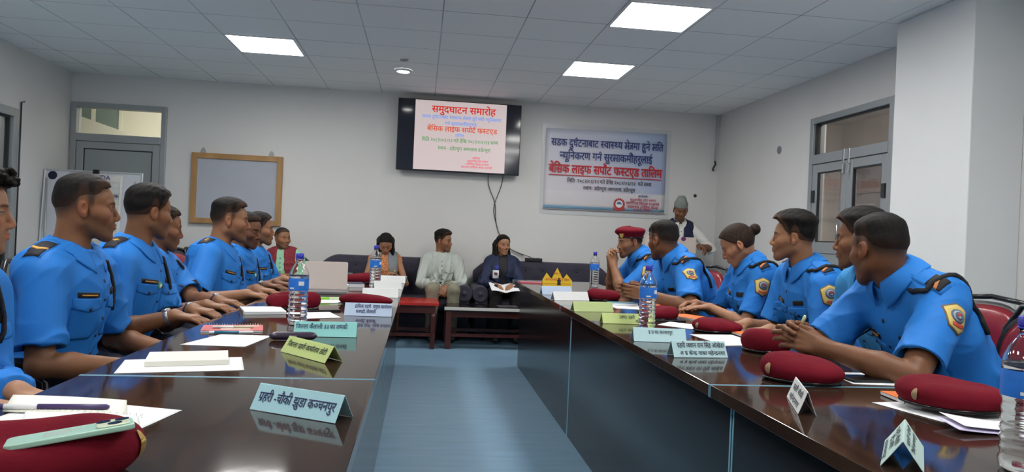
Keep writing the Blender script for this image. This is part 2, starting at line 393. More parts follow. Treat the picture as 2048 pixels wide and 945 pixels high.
# ---------------------------------------------------------------- screen on the back wall
t = thing('wall_screen', 'wide black wall-mounted screen showing a pink slide with red and green writing', 'screen', (.388, 8.115, 2.232))
T = face_T(0, 0, 0)
MB().box(-.705, -.03, -.408, .705, .03, .408, T=TR()).build('housing', M_black, t, bevel=.008)
MB().box(-.2, .03, -.15, .2, .104, .15).build('bracket', M_alud, t)
MB().box(-.697, -.0312, -.40, .697, -.0302, .40).build('glass', mat('screen_glass', (.022, .026, .04), .09, spec=.5), t)
sl = MB().box(-.512, -.0322, -.392, .532, -.0313, .398).build('slide', mat('slide_glow', (.25, .2, .2), .35, emit=((.80, .67, .67), .62)), t)
T2 = face_T(.01, -.0322, 0)
lettering([('समुदघाटन समारोह', .112, .03, .268, 'c', .025, -0.73)], mat('slide_red', (.5, .02, .01), .4, emit=((.75, .035, .02), .6)), sl, T2)
lettering([('बेिसक लाइफ सपोट^ फ{स}टएड', .083, .02, .055, 'c', .022, -0.8)], mat('slide_orange', (.5, .06, .02), .4, emit=((.75, .10, .03), .6)), sl, T2)
lettering([('सडक दुघ^टनाबाट {स}वा{स}{थ}य %े@मा हुने %ित {न}यूिनकरण', .054, .01, .198, 'c', .014, -0.9), ('गन^ सुर%ाकमी^हरूलाई', .052, .0, .13, 'c', .014, -0.36), ('तािलम', .045, -.01, 0, 'c', .014, -0.1)],
          mat('slide_blue', (.05, .15, .5), .4, emit=((.16, .34, .78), .75)), sl, T2)
lettering([('िमित २०८२।०३।१२ गते देिख २०८२।०३।१४ स{म}म', .056, .0, -.065, 'c', .014, -0.87), ('{स}थान - डडे{ल}धुरा अ{स}पताल डडे{ल}धुरा', .055, .05, -.155, 'c', .014, -0.6)],
          mat('slide_green', (.03, .2, .03), .4, emit=((.06, .27, .07), .75)), sl, T2)
lettering([('आयोजक', .034, .19, -.245, 'c', .012, -0.09), ('सुदूरप{श}िचम प~देश सरकार', .034, .21, -.28, 'c', .012, -0.24), ('सामािजक िवकास म{न}@ालय', .034, .21, -.315, 'c', .012, -0.26), ('{स}वा{स}{थ}य तािलम के{न}द~ धनगढी', .034, .2, -.35, 'c', .012, -0.36)],
          mat('slide_crimson', (.5, .02, .05), .4, emit=((.72, .05, .10), .75)), sl, T2)

# ---------------------------------------------------------------- banner
def banner():
    x0, x1, z0, z1 = 1.412, 2.89, 1.475, 2.418
    def fn(u, v):
        return Vector((x0+(x1-x0)*u, 8.205+.006*math.sin(u*9+v*2)*math.sin(v*4), z0+(z1-z0)*v + .012*u))
    m = mat('banner_print', (.7, .7, .8), .33, spec=.5)
    N, L = nodes(m); b = N['Principled BSDF']; tc = N.new('ShaderNodeTexCoord'); sp = N.new('ShaderNodeSeparateXYZ'); L.new(tc.outputs['Generated'], sp.inputs[0])
    def ramp(stops, src):
        r = N.new('ShaderNodeValToRGB'); e = r.color_ramp.elements
        while len(e) < len(stops): e.new(.5)
        for q, (p, c) in zip(e, stops): q.position = p; q.color = c+(1,)
        L.new(src, r.inputs[0]); return r.outputs[0]
    ho = ramp([(0, (.70, .66, .70)), (.45, (.66, .62, .70)), (.8, (.44, .54, .74)), (1, (.26, .35, .58))], sp.outputs[0])
    ve = ramp([(0, (.30, .52, .72)), (.035, (.30, .52, .72)), (.045, (.66, .62, .64)), (.22, (.70, .67, .70)), (.235, (.66, .62, .68)), (1, (.56, .66, .84))], sp.outputs[2])
    fac = ramp([(.22, (0, 0, 0)), (.24, (.75, .75, .75)), (1, (.55, .55, .55))], sp.outputs[2])
    mx = N.new('ShaderNodeMix'); mx.data_type = 'RGBA'; L.new(fac, mx.inputs['Factor']); L.new(ve, mx.inputs['A']); L.new(ho, mx.inputs['B'])
    L.new(mx.outputs['Result'], b.inputs['Base Color'])
    t = thing('banner', 'printed vinyl training banner with blue and red writing taped to back wall', 'banner', (2.151, 8.205, 1.946)); T = TR(-2.151, -8.205, -1.946)
    sh = MB().grid(fn, 24, 16).build('sheet', m, t, smooth=True, solid=.002, T=T)
    f = MB(); e = .012
    f.box(x0-.01, 8.197, z0-.012, x1+.01, 8.206, z0-.0, 0); f.build('lower_rod', mat('rod_grey', (.3, .28, .3), .4), t, T=T)
    f = MB(); f.box(x0-.045, 8.215, z0-.07, x1+.06, 8.2175, z1+.06); f.build('margin', mat('banner_margin', (.60, .61, .62), .3), t, T=T)
    cx = (x0+x1)/2 + .0; T2 = face_T(cx-2.151, -.013, 0)
    lettering([('सडक दुघ^टनाबाट {स}वा{स}{थ}य %े@मा हुने %ित', .128, .01, .272, 'c', .022, -1.37), ('{न}यूिनकरण गन^ सुर%ाकमी^हरूलाई', .132, .0, .118, 'c', .022, -1.13)], mat('banner_blue', (.03, .05, .20), .5), t, T2)
    lettering([('बेिसक लाइफ सपो^ट फ{स}टएड तािलम', .148, .0, -.045, 'c', .03, -1.38)], mat('banner_red', (.55, .02, .03), .5), t, T2)
    MB().box(-.69, -.078, .0005, .69, -.068, .0012).build('underline', mat('banner_red', (.55, .02, .03)), t, T=T2)
    lettering([('िमित  २०८२/०३/१२ गते देिख २०८२/०३/१४  गते स{म}म', .062, .05, -.155, 'c', .015, -1.03), ('{स}थानः  डडे{ल}धुरा अ{स}पताल, डडे{ल}धुरा', .062, .05, -.235, 'c', .015, -0.64)], mat('banner_ink', (.06, .05, .06), .5), t, T2)
    lettering([('आयोजकः', .042, .47, -.295, 'c', .012, -0.13)], mat('banner_blue', (.03, .05, .2)), t, T2)
    lettering([('सुदूरप{श}िचम प~देश सरकार', .042, .47, -.34, 'c', .012, -0.32), ('सामािजक िवकास म{न}@ालय', .05, .47, -.385, 'c', .014, -0.41), ('{स}वा{स}{थ}य तािलम के{न}द~', .05, .47, -.428, 'c', .014, -0.38), ('धनगढी, कैलाली', .038, .47, -.458, 'c', .012, -0.22)],
              mat('banner_crimson', (.45, .03, .08), .5), t, T2)
    # round crest: red ring with rosette beads, white disc, blue hill, ribbon
    f = MB(); c = (.178, -.385)
    def disc(r0, r1, m, z): f.lathe([(r0, 0), (r1, 0)], 36, m, TR(c[0], c[1], z))
    disc(.0005, .05, 1, .0008); disc(.045, .062, 0, .0012)
    for k in range(18):
        a = 2*PI*k/18; f.lathe([(.0005, 0), (.008, 0)], 8, 0, TR(c[0]+.064*math.cos(a), c[1]+.064*math.sin(a), .0011))
    f.prism([(-.035, -.012), (.035, -.012), (.02, .012), (.006, .024), (-.006, .014), (-.02, .02)], 0, .0006, 2, TR(c[0], c[1]+.008, .001))
    f.prism([(-.07, -.055), (-.04, -.068), (0, -.074), (.04, -.068), (.07, -.055), (.075, -.07), (.04, -.088), (0, -.094), (-.04, -.088), (-.075, -.07)], 0, .0008, 0, TR(c[0], c[1]+.012, .0012))
    f.build('crest', [mat('banner_red2', (.5, .05, .05), .5), M_paper, mat('crest_blue', (.08, .16, .32), .5)], t, T=T2)
banner()

# ---------------------------------------------------------------- board with a wooden frame
M_wood = mat('pine_frame', (.40, .22, .085), .5, noise=(9, .22, (1, 1, .15)), bump=(30, .1, (1, 1, .2)))
t = thing('notice_board', 'blank grey notice board in an orange wooden frame on back wall', 'board', (-2.06, 8.20, 1.51)); T = TR(2.06, -8.20, -1.51)
f = MB(); w = .06; x0, x1, z0, z1 = -2.545, -1.572, 1.122, 1.902
f.box(x0, 8.17, z0, x0+w, 8.21, z1); f.box(x1-w, 8.17, z0, x1, 8.21, z1); f.box(x0+w, 8.17, z1-w, x1-w, 8.21, z1); f.box(x0+w, 8.17, z0, x1-w, 8.21, z0+w)
f.build('frame', M_wood, t, bevel=.004, T=T)
MB().box(x0+w, 8.19, z0+w, x1-w, 8.205, z1-w).build('panel', mat('felt_grey', (.42, .44, .50), .8, noise=(3, .04)), t, T=T)
for xx in (x0+.11, x1-.13):
    f = MB(); f.prism([(-.03, 0), (.03, 0), (.026, .03), (.012, .055), (0, .062), (-.012, .055), (-.026, .03)], 0, .006, T=face_T(xx, 8.208, z1))
    f.build('hanger', M_alu, t, T=T)

# ---------------------------------------------------------------- whiteboard easel with the paper agenda
t = thing('whiteboard', 'white flip board on an easel with a handwritten agenda sheet clipped on', 'whiteboard', (-3.335, 7.6, 0)); T = TR(-.01, 0, 0, rx=math.radians(-4))
f = MB(); X0, X1, Z0, Z1 = -.475, .475, .70, 1.615
def rim(mb, x0, x1, z0, z1, w, y0, y1):
    mb.box(x0, y0, z0, x0+w, y1, z1); mb.box(x1-w, y0, z0, x1, y1, z1); mb.box(x0+w, y0, z1-w, x1-w, y1, z1); mb.box(x0+w, y0, z0, x1-w, y1, z0+w)
MB().box(X0+.015, .0, Z0+.015, X1-.015, .012, Z1-.015).build('board', mat('whiteboard', (.62, .63, .68), .25), t, T=T)
rim(f, X0, X1, Z0, Z1, .018, -.008, .018); f.build('rim', mat('rim_alu', (.62, .64, .66), .35, metal=.6), t, bevel=.006, T=T)
for sx in (-1, 1): MB().tube([(sx*.42, .03, Z1-.1), (sx*.45, .12, .02)], .012).build('leg', M_alu, t, smooth=True)
MB().tube([(0, .03, Z1-.1), (0, .5, .02)], .012).build('leg', M_alu, t, smooth=True)
sh = MB().grid(lambda u, v: Vector((-.225+.51*u, -.014-.006*math.sin(u*5)*(1-v), .72+.87*v-.012*u)), 10, 10).build('agenda_sheet', mat('chart_paper', (.66, .66, .63), .7), t, smooth=True, solid=.001, T=T)
f = MB()
for k in range(14): f.box(-.215, -.0225, 1.50-.055*k, .275, -.0215, 1.502-.055*k)
f.box(.262, -.0225, .75, .264, -.0215, 1.56); f.build('ruling', mat('ruling_ink', (.35, .36, .40), .8), sh, T=T)
lettering([('AGENDA', .068, .0, 1.525, 'c', .004, 1.0)], mat('violet_ink', (.07, .06, .26), .6), sh, T @ face_T(.03, -.022, 0))
lettering([('ा%क', .05, .19, 1.345, 'c', .006, 1.0)], M_text_dark, sh, T @ face_T(.03, -.022, 0))
MB().box(.0, -.03, 1.585, .055, -.006, 1.625).build('clip', M_black, t, T=T)
MB().lathe([(.0005, .003), (.04, .003), (.044, 0)], 20, T=T @ face_T(-.39, -.003, 1.55) @ TR(ry=0)).build('magnet', M_text_dark, t)

# ---------------------------------------------------------------- cables, conduit and small things on the walls
def wire(name, pts, r, label, m=mat('cable_grey', (.075, .075, .08), .5), cat='cable'):
    P = [Vector(p) for p in pts]; out = []
    for i in range(len(P)-1):
        p0, p1, p2, p3 = P[max(i-1, 0)], P[i], P[i+1], P[min(i+2, len(P)-1)]
        for k in range(6):
            s = k/6; out.append(.5*((2*p1)+(p2-p0)*s+(2*p0-5*p1+4*p2-p3)*s*s+(3*p1-p0-3*p2+p3)*s**3))
    out.append(P[-1]); return tag(MB().tube(out, r, 6).build(name, m, smooth=True), label, cat)
wire('screen_cable', [(.745, 8.18, 1.86), (.76, 8.205, 1.7), (.84, 8.21, 1.5), (.86, 8.21, 1.3), (.90, 8.205, 1.16), (1.0, 8.2, 1.0), (1.2, 8.18, .9)], .0045, 'grey cable hanging from under the screen, left one of the two')
wire('screen_cable', [(.92, 8.18, 1.86), (.91, 8.205, 1.72), (.83, 8.212, 1.45), (.87, 8.212, 1.25), (.93, 8.2, 1.1), (1.05, 8.2, .97), (1.3, 8.18, .88)], .0045, 'grey cable hanging from under the screen, right one of the two')
t = thing('power_strip', 'small black socket strip lying on top of the sofa back', 'power strip', (1.30, 8.05, .85), .05)
MB().box(-.1, -.025, -.012, .1, .025, .03).build('body', M_black, t, bevel=.006)
for k in (-.05, .0, .05): MB().lathe([(.0005, .0), (.016, .0), (.016, .012)], 12, T=TR(k, 0, .024)).build('socket', M_alu, t)
t = thing('conduit', 'thin grey conduit hanging down the wall corner above the lectern', 'conduit', (3.50, 8.19, 2.1)); T = TR(-3.5, -8.19, -2.1)
MB().tube([(3.51, 8.2, 2.70), (3.505, 8.2, 2.14)], .009).build('pipe', mat('conduit_grey', (.5, .51, .55), .5), t, smooth=True, T=T)
MB().tube([(3.505, 8.2, 2.14), (3.51, 8.19, 2.10), (3.485, 8.185, 2.06), (3.475, 8.185, 2.03), (3.49, 8.185, 2.02)], .010).build('end_connector', M_black, t, smooth=True, T=T)
def wall_plug(c, nrm, label, r=.028, m=M_alud):
    q = Vector(nrm).to_track_quat('Z', 'Y').to_matrix().to_4x4()
    return tag(MB().lathe([(r, 0), (r, .006), (r*.7, .012), (.0005, .013)], 18, T=Matrix.Translation(c) @ q).build('wall_plug', m, smooth=True), label, 'wall fitting')
wall_plug((3.28, 8.219, 1.707), (0, -1, 0), 'small black fixing on the back wall right of the banner', .02)
wall_plug((3.549, 6.72, 2.11), (-1, 0, 0), 'round grey fixing high on the right wall beyond the glazed doors', .04, mat('fixing_grey', (.22, .22, .23), .5))
# ================================================================ conference tables
def wood_mat(name, c0, c1, rough):
    m = mat(name, c0, rough, spec=.55, bump=(14, .012))
    N, L = nodes(m); b = N['Principled BSDF']; tc = N.new('ShaderNodeTexCoord'); mp = N.new('ShaderNodeMapping'); mp.inputs['Scale'].default_value = (14, 1.6, 3)
    L.new(tc.outputs['Object'], mp.inputs[0]); t = N.new('ShaderNodeTexNoise'); t.inputs['Scale'].default_value = 2.2; t.inputs['Detail'].default_value = 6; t.inputs['Distortion'].default_value = .6
    L.new(mp.outputs[0], t.inputs['Vector']); r = N.new('ShaderNodeValToRGB'); r.color_ramp.elements[0].position = .35; r.color_ramp.elements[1].position = .7
    r.color_ramp.elements[0].color = tuple(c0)+(1,); r.color_ramp.elements[1].color = tuple(c1)+(1,)
    L.new(t.outputs['Fac'], r.inputs[0]); L.new(r.outputs[0], b.inputs['Base Color']); return m
M_top = wood_mat('table_veneer', (.026, .014, .010), (.046, .025, .016), .07)
M_tpan = mat('table_black_panel', (.008, .007, .008), .16, spec=.5)
M_band = mat('blue_edge_band', (.20, .42, .55), .4)
def conf_table(x0, x1, y0, y1, inner, label):
    """inner: +1 when the aisle lies on the +x side"""
    cx, cy = (x0+x1)/2, (y0+y1)/2; t = thing('conference_table', label, 'table', (cx, cy, 0), 0, 'dark wooden table sections round the aisle')
    hx, hy = (x1-x0)/2, (y1-y0)/2
    MB().box(-hx, -hy+.004, .718, hx, hy-.004, .75).build('tabletop', M_top, t, bevel=.0015)
    for s in (-1, 1): MB().box(-hx-.0008, s*hy-.004, .717, hx+.0008, s*hy+.004, .7506).build('edge_band', M_band, t)
    xi = inner*(hx-.07)
    MB().box(min(xi, xi-inner*.018), -hy+.0012, .003, max(xi, xi-inner*.018), hy-.0012, .718).build('modesty_panel', M_tpan, t)
    for s in (-1, 1):
        a, b = s*hy, s*(hy-.022); lo, hi = min(a, b)+.001, max(a, b)-.001
        MB().box(-hx+.05 if inner > 0 else xi+.019, lo, 0, xi-.019 if inner > 0 else hx-.05, hi, .718).build('side_panel', M_tpan, t)
        y_ = s*(hy-.0055)
        if -.2 < cy+s*hy < 6: MB().box(min(xi, xi+inner*.0015), y_-.004, .004, max(xi, xi+inner*.0015), y_+.004, .716).build('panel_edge_band', M_band, t)
    return t
XL0, XL1, XR0, XR1 = -.815, -.103, .803, 1.515
for (y0, y1, w) in ((-.26, 1.846, 'nearest'), (1.850, 3.948, 'middle'), (3.952, 6.05, 'farthest')):
    conf_table(XL0, XL1, y0, y1, 1, f'{w} dark glossy table section on the left side of the aisle')
    conf_table(XR0, XR1, y0, y1, -1, f'{w} dark glossy table section on the right side of the aisle')

# ================================================================ sofas
M_sofa = mat('sofa_velvet', (.034, .030, .050), .8, sheen=.08, bump=(120, .08), noise=(3, .2))
def sofa(x, y, w, label, aw=.15):
    t = thing('sofa', label, 'sofa', (x, y, 0), 0, 'dark tufted sofas along the back wall'); hw = w/2; iw = hw-aw
    MB().box(-hw+.04, -.36, .06, hw-.04, .36, .30).build('base', M_sofa, t, bevel=.03, smooth=True)
    for sx in (-1, 1):
        for sy in (-1, 1): MB().lathe([(.02, 0), (.032, .05), (.035, .062)], 12, T=TR(sx*(hw-.1), sy*.3, 0), cap=(True, True)).build('foot', M_tpan, t)
    n = 1 if w < 1 else 2
    for k in range(n):
        a = -iw+2*iw*k/n; b = -iw+2*iw*(k+1)/n
        MB().box(a+.004, -.40, .30, b-.004, .20, .43).build('seat_cushion', M_sofa, t, bevel=.045, smooth=True, seg=4)
    prof = [(.14, .40), (.15, .50), (.165, .60), (.175, .70), (.19, .78), (.225, .825), (.28, .84), (.34, .825), (.37, .77), (.38, .6), (.38, .3), (.38, .1), (.16, .1)]
    P = []
    for i in range(len(prof)-1):
        for s in (0, .34, .67): P.append((prof[i][0]+(prof[i+1][0]-prof[i][0])*s, prof[i][1]+(prof[i+1][1]-prof[i][1])*s))
    P.append(prof[-1]); nu = max(24, int(w/.035)); nv = len(P)
    def fn(u, v):
        xx = -hw+.02+(w-.04)*u; py, pz = P[round(v*(nv-1))]; e = max(0, (abs(xx)-(hw-.24))/.22)
        if pz > .45: pz = .45+(pz-.45)*(1-.32*e*e)
        if py < .22 and pz > .42:
            d = 0
            for r_, zz in enumerate((.50, .62, .74)):
                o = .10*(r_ % 2); kx = round((xx-o)/.2)*.2+o
                d += math.exp(-(((xx-kx)/.028)**2+((pz-zz)/.028)**2))
            d += .3*(max(0, math.cos((xx+ (pz-.5)*.83)*2*PI/.2))**8+max(0, math.cos((xx-(pz-.5)*.83)*2*PI/.2))**8)*.6
            py += .022*d
        return Vector((xx, py, pz))
    mb = MB().grid(fn, nu, nv); mb.f += [tuple(range(nv)), tuple(range(nu*nv-1, nu*nv-nv-1, -1))]; mb.mi += [0, 0]
    back = mb.build('backrest', M_sofa, t, smooth=True)
    btn = MB()
    for r_, zz in enumerate((.50, .62, .74)):
        k0 = int(w/.2)+1
        for k in range(-k0, k0+1):
            xx = k*.2+.10*(r_ % 2)
            if abs(xx) < hw-.1: btn.lathe([(.011, 0), (.008, .005), (.0005, .007)], 8, T=TR(xx, .192 if zz > .7 else .182, zz, rx=PI/2))
    btn.build('tuft_buttons', M_sofa, back, smooth=True)
    for s in (-1, 1):
        c = s*(hw-.07); f = MB(); f.box(c-.066, -.385, .08, c+.066, .34, .5)
        prof2 = [Vector((c+s*.015+.088*math.cos(a), 0, .50+.088*math.sin(a))) for a in np.linspace(0, 2*PI, 20, endpoint=False)]
        vs = [Vector((p.x, yy, p.z)) for yy in (-.40, .30) for p in prof2]; f.add(vs, [(i, (i+1) % 20, 20+(i+1) % 20, 20+i) for i in range(20)]+[tuple(range(19, -1, -1)), tuple(range(20, 40))])
        a_ = f.build('arm', M_sofa, t, bevel=.012, smooth=True)
        MB().lathe([(.083, 0), (.079, .012), (.068, .004), (.052, .012), (.038, .004), (.024, .012), (.016, .020), (.0005, .024)], 24, T=TR(c+s*.015, -.398, .50, rx=PI/2)).build('scroll', M_sofa, a_, smooth=True)
sofa(-2.02, 7.78, 1.72, 'dark tufted sofa behind the left table, seat of the man in a red vest')
sofa(-.30, 7.78, 1.66, 'dark tufted sofa in the middle holding a woman and a man')
sofa(1.40, 7.78, 1.62, 'dark tufted sofa on the right under the cable, holding a woman in navy')

# ================================================================ low tables in front of the sofas
M_red = mat('red_laminate', (.42, .022, .016), .25, noise=(4, .12)); M_mahog = mat('mahogany', (.06, .012, .010), .3, noise=(6, .25, (1, 1, .2)))
t = thing('side_table', 'low table with a bright red top in front of the middle sofa', 'table', (-.05, 7.07, 0))
MB().box(-.25, -.25, .42, .25, .25, .45).build('tabletop', M_red, t, bevel=.005)
MB().box(-.22, -.22, .345, .22, .22, .42).build('apron', M_mahog, t, bevel=.003)
for sx in (-1, 1):
    for sy in (-1, 1): MB().lathe([(.022, 0), (.026, .03), (.018, .06), (.024, .1), (.028, .14), (.020, .18), (.025, .24), (.027, .3), (.03, .345)], 14, T=TR(sx*.2, sy*.2, 0), cap=(True, True)).build('leg', M_mahog, t, smooth=True)
for sy in (-1, 1): MB().box(-.19, sy*.2-.012, .12, .19, sy*.2+.012, .15).build('stretcher', M_mahog, t)
t = thing('coffee_table', 'long dark low table with a pale front edge before the sofas', 'table', (.93, 7.10, 0))
MB().box(-.68, -.24, .375, .68, .24, .405).build('tabletop', mat('dark_glass_top', (.012, .010, .010), .10, spec=.5), t, bevel=.003)
MB().box(-.675, -.249, .382, .675, -.24, .412).build('front_strip', mat('pale_edge', (.55, .53, .49), .4), t, bevel=.002)
MB().box(-.63, -.2, .31, .63, .2, .375).build('apron', M_mahog, t, bevel=.003)
for sx in (-1, 1):
    for sy in (-1, 1): MB().box(sx*.63-.028, sy*.2-.028, 0, sx*.63+.028, sy*.2+.028, .375).build('leg', M_mahog, t, bevel=.004)
for sy in (-1, 1): MB().box(-.6, sy*.2-.014, .12, .6, sy*.2+.014, .15).build('stretcher', M_mahog, t)
o = MB().box(-.1, -.07, 0, .1, .07, .006, T=TR(.90, 7.12, .406, .1)).build('closed_folder', mat('dark_grey_card', (.07, .07, .08), .5)); tag(o, 'flat dark grey folder lying on the long low table', 'folder')

# ================================================================ lectern
M_lect = mat('lectern_black', (.012, .012, .014), .4); M_peach = mat('lectern_pale', (.60, .50, .44), .5)
t = thing('lectern', 'black lectern with a pale boxed top at the right of back wall', 'lectern', (2.56, 7.2, 0))
MB().prism([(-.24, -.15), (.24, -.15), (.24, .15), (-.24, .15)], 0, .05).build('base', M_lect, t, bevel=.005)
MB().box(-.2, -.12, .05, .2, .12, 1.02).build('column', M_lect, t, bevel=.006)
f = MB(); f.add([(-.27, -.2, 1.02), (.27, -.2, 1.02), (.27, .2, 1.02), (-.27, .2, 1.02), (-.27, -.2, 1.19), (.27, -.2, 1.19), (.27, .2, 1.10), (-.27, .2, 1.10)],
                [(3, 2, 1, 0), (4, 5, 6, 7), (0, 1, 5, 4), (1, 2, 6, 5), (2, 3, 7, 6), (3, 0, 4, 7)])
f.build('top_box', M_peach, t, bevel=.006)
f = MB()
for k in range(6): f.lathe([(.0005, .001), (.012, .0)], 10, T=face_T(.16+.016*math.cos(k)-.03, -.201, 1.17+.012*math.sin(k*2.1)))
f.build('rosette', mat('purple_petal', (.14, .02, .12), .6), t)
MB().tube([(-.2, -.1, 1.18), (-.2, -.12, 1.24)], .012).lathe([(.0005, -.03), (.02, -.02), (.024, .01), (.018, .03), (.0005, .036)], 12, T=TR(-.2, -.13, 1.25, rx=.6)).build('microphone', M_black, t, smooth=True)

# ================================================================ chairs
M_rvinyl = mat('red_vinyl', (.20, .012, .022), .28, spec=.5, bump=(35, .12)); M_tube = mat('black_tube', (.012, .012, .013), .25)
def make_chair(label):
    t = thing('visitor_chair', label, 'chair', (0, 0, 0), 0, 'red vinyl chairs with black frames')
    def seat(u, v):
        a = 2*PI*u; r = .232; ex = 3.2; ca, sa = math.cos(a), math.sin(a); q = (abs(ca)**ex+abs(sa)**ex)**(-1/ex)
        pr = [(0, .072), (.5, .074), (.85, .068), (.97, .052), (1, .03), (.96, .01), (.6, 0), (0, 0)][round(v*7)]
        return Vector((ca*q*r*pr[0], sa*q*(r-.005)*pr[0], .385+pr[1]))
    MB().grid(seat, 36, 8, cu=True).build('seat', M_rvinyl, t, smooth=True)
    def shell(off0, off1, z0, z1, hw):
        def fn(u, v):
            a = 2*PI*u; ex = 3.0; ca, sa = math.cos(a), math.sin(a); q = (abs(ca)**ex+abs(sa)**ex)**(-1/ex)
            pr = [(0, off0), (.6, off0), (.9, off0*.8), (1, 0), (.9, off1*.8), (.6, off1), (0, off1)][round(v*6)]
            xx = ca*q*hw*pr[0]; zz = (z0+z1)/2+sa*q*(z1-z0)/2*pr[0]
            return Vector((xx, -.215-.10*(zz-.5)+.5*xx*xx+pr[1], zz))
        return MB().grid(fn, 40, 7, cu=True)
    b = shell(.03, -.004, .50, .93, .215).build('backrest', M_rvinyl, t, smooth=True)
    shell(-.004, -.016, .485, .945, .228).build('back_shell', M_black, b, smooth=True)
    for s in (-1, 1):
        MB().tube([(s*.238, .2, 0), (s*.242, .19, .40), (s*.245, .17, .62), (s*.247, .12, .655), (s*.245, -.05, .665), (s*.242, -.17, .66), (s*.238, -.235, .70), (s*.22, -.262, .86), (s*.17, -.272, .95), (0, -.275, .965)], .0115, 8).build('frame', M_tube, t, smooth=True)
        MB().tube([(s*.235, -.14, .38), (s*.242, -.19, .2), (s*.245, -.23, 0)], .0115, 8).build('leg', M_tube, t, smooth=True)
        MB().box(s*.246-.022, -.14, .668, s*.246+.022, .12, .692).build('arm_pad', M_black, t, bevel=.01)
        MB().tube([(s*.240, .185, .375), (s*.238, -.14, .375)], .011, 8).build('seat_rail', M_tube, t, smooth=True)
    return t
chair0 = None
def chair(x, y, rz, label):
    global chair0
    if chair0 is None: chair0 = make_chair(label); chair0.location = (x, y, 0); chair0.rotation_euler = (0, 0, rz)
    else: dup(chair0, (x, y, 0), rz, label)
# ================================================================ things on the tables
TZ = .7506
# ---------------------------------------------------------------- water bottles
M_pet = mat('bottle_clear', (1, 1, 1), .02, trans=1, ior=1.4); M_water = mat('bottle_water', (.98, 1, 1), .0, trans=1, ior=1.33)
M_lab = mat('label_blue', (.03, .20, .72), .35, noise=(40, .12)); M_cap = mat('cap_blue', (.03, .035, .42), .35)
def make_bottle(label):
    t = thing('water_bottle', label, 'bottle', (0, 0, 0), 0, 'water bottles on the tables'); R = .038
    pr = [(.0005, .006), (.02, .004), (.030, .0), (.036, .006), (R, .016)]
    for k in range(6): z = .022+.018*k; pr += [(R, z), (R-.0035, z+.008), (R-.0035, z+.011)]
    pr += [(R, .132), (R-.001, .134), (R-.001, .185), (R, .187), (R, .195), (.035, .208), (.028, .224), (.019, .238), (.0135, .246), (.0135, .262)]
    MB().lathe(pr, 40).build('body', M_pet, t, smooth=True, solid=.0007)
    ws = [(max(.0005, r-.0014), z+.0012) for r, z in pr if z < .2]; ws.append((.0005, ws[-1][1]+.0001))
    MB().lathe(ws, 40).build('water', M_water, t, smooth=True)
    lb = MB().lathe([(R+.0004, .136), (R+.0006, .137), (R+.0006, .183), (R+.0004, .184)], 40).build('label', M_lab, t, smooth=True)
    f = MB(); f.grid(lambda u, v: Vector(((R+.0011)*math.sin(.15+.55*u), -(R+.0011)*math.cos(.15+.55*u), .156+.016*v)), 8, 2)
    f.grid(lambda u, v: Vector(((R+.0011)*math.sin(-.8+.5*u), -(R+.0011)*math.cos(-.8+.5*u), .142+.006*v)), 8, 2)
    f.build('label_print', M_paper, lb)
    cp = MB(); cp.lathe([(.0005, .281), (.013, .281), (.0152, .279), (.0156, .266), (.0158, .2635), (.0145, .262), (.0138, .262)], 32)
    cp.lathe([(.0165, .2585), (.017, .26), (.0165, .2615), (.0138, .2615), (.0138, .2585), (.0165, .2585)], 32)
    cp.build('cap', M_cap, t, smooth=True); return t
bt0 = make_bottle('clear water bottle standing on left table beside the teal name card'); bt0.location = (-.468, 2.853, TZ)
dup(bt0, (-.288, 4.72, TZ), .6, 'clear water bottle far down the left table beside white cards')
dup(bt0, (1.385, 5.50, TZ), 1.2, 'clear water bottle at the far end of the right table by the sofa')
dup(bt0, (1.003, 3.007, TZ), .3, 'clear water bottle beside the second green name card, right table')
bt4 = dup(bt0, (1.096, 1.145, TZ), -.15, 'large looking water bottle at the right edge, nearest the camera')
lb4 = [c for c in bt4.children if c.name.startswith('label')][0]
V, F, w = layout('R', .03); MB().add([Vector((.0395*math.sin(.3+v.x*.75), -.0395*math.cos(.3+v.x*.75), .153+v.y*.026)) for v in V], F).build('label_letter', M_lab, lb4)

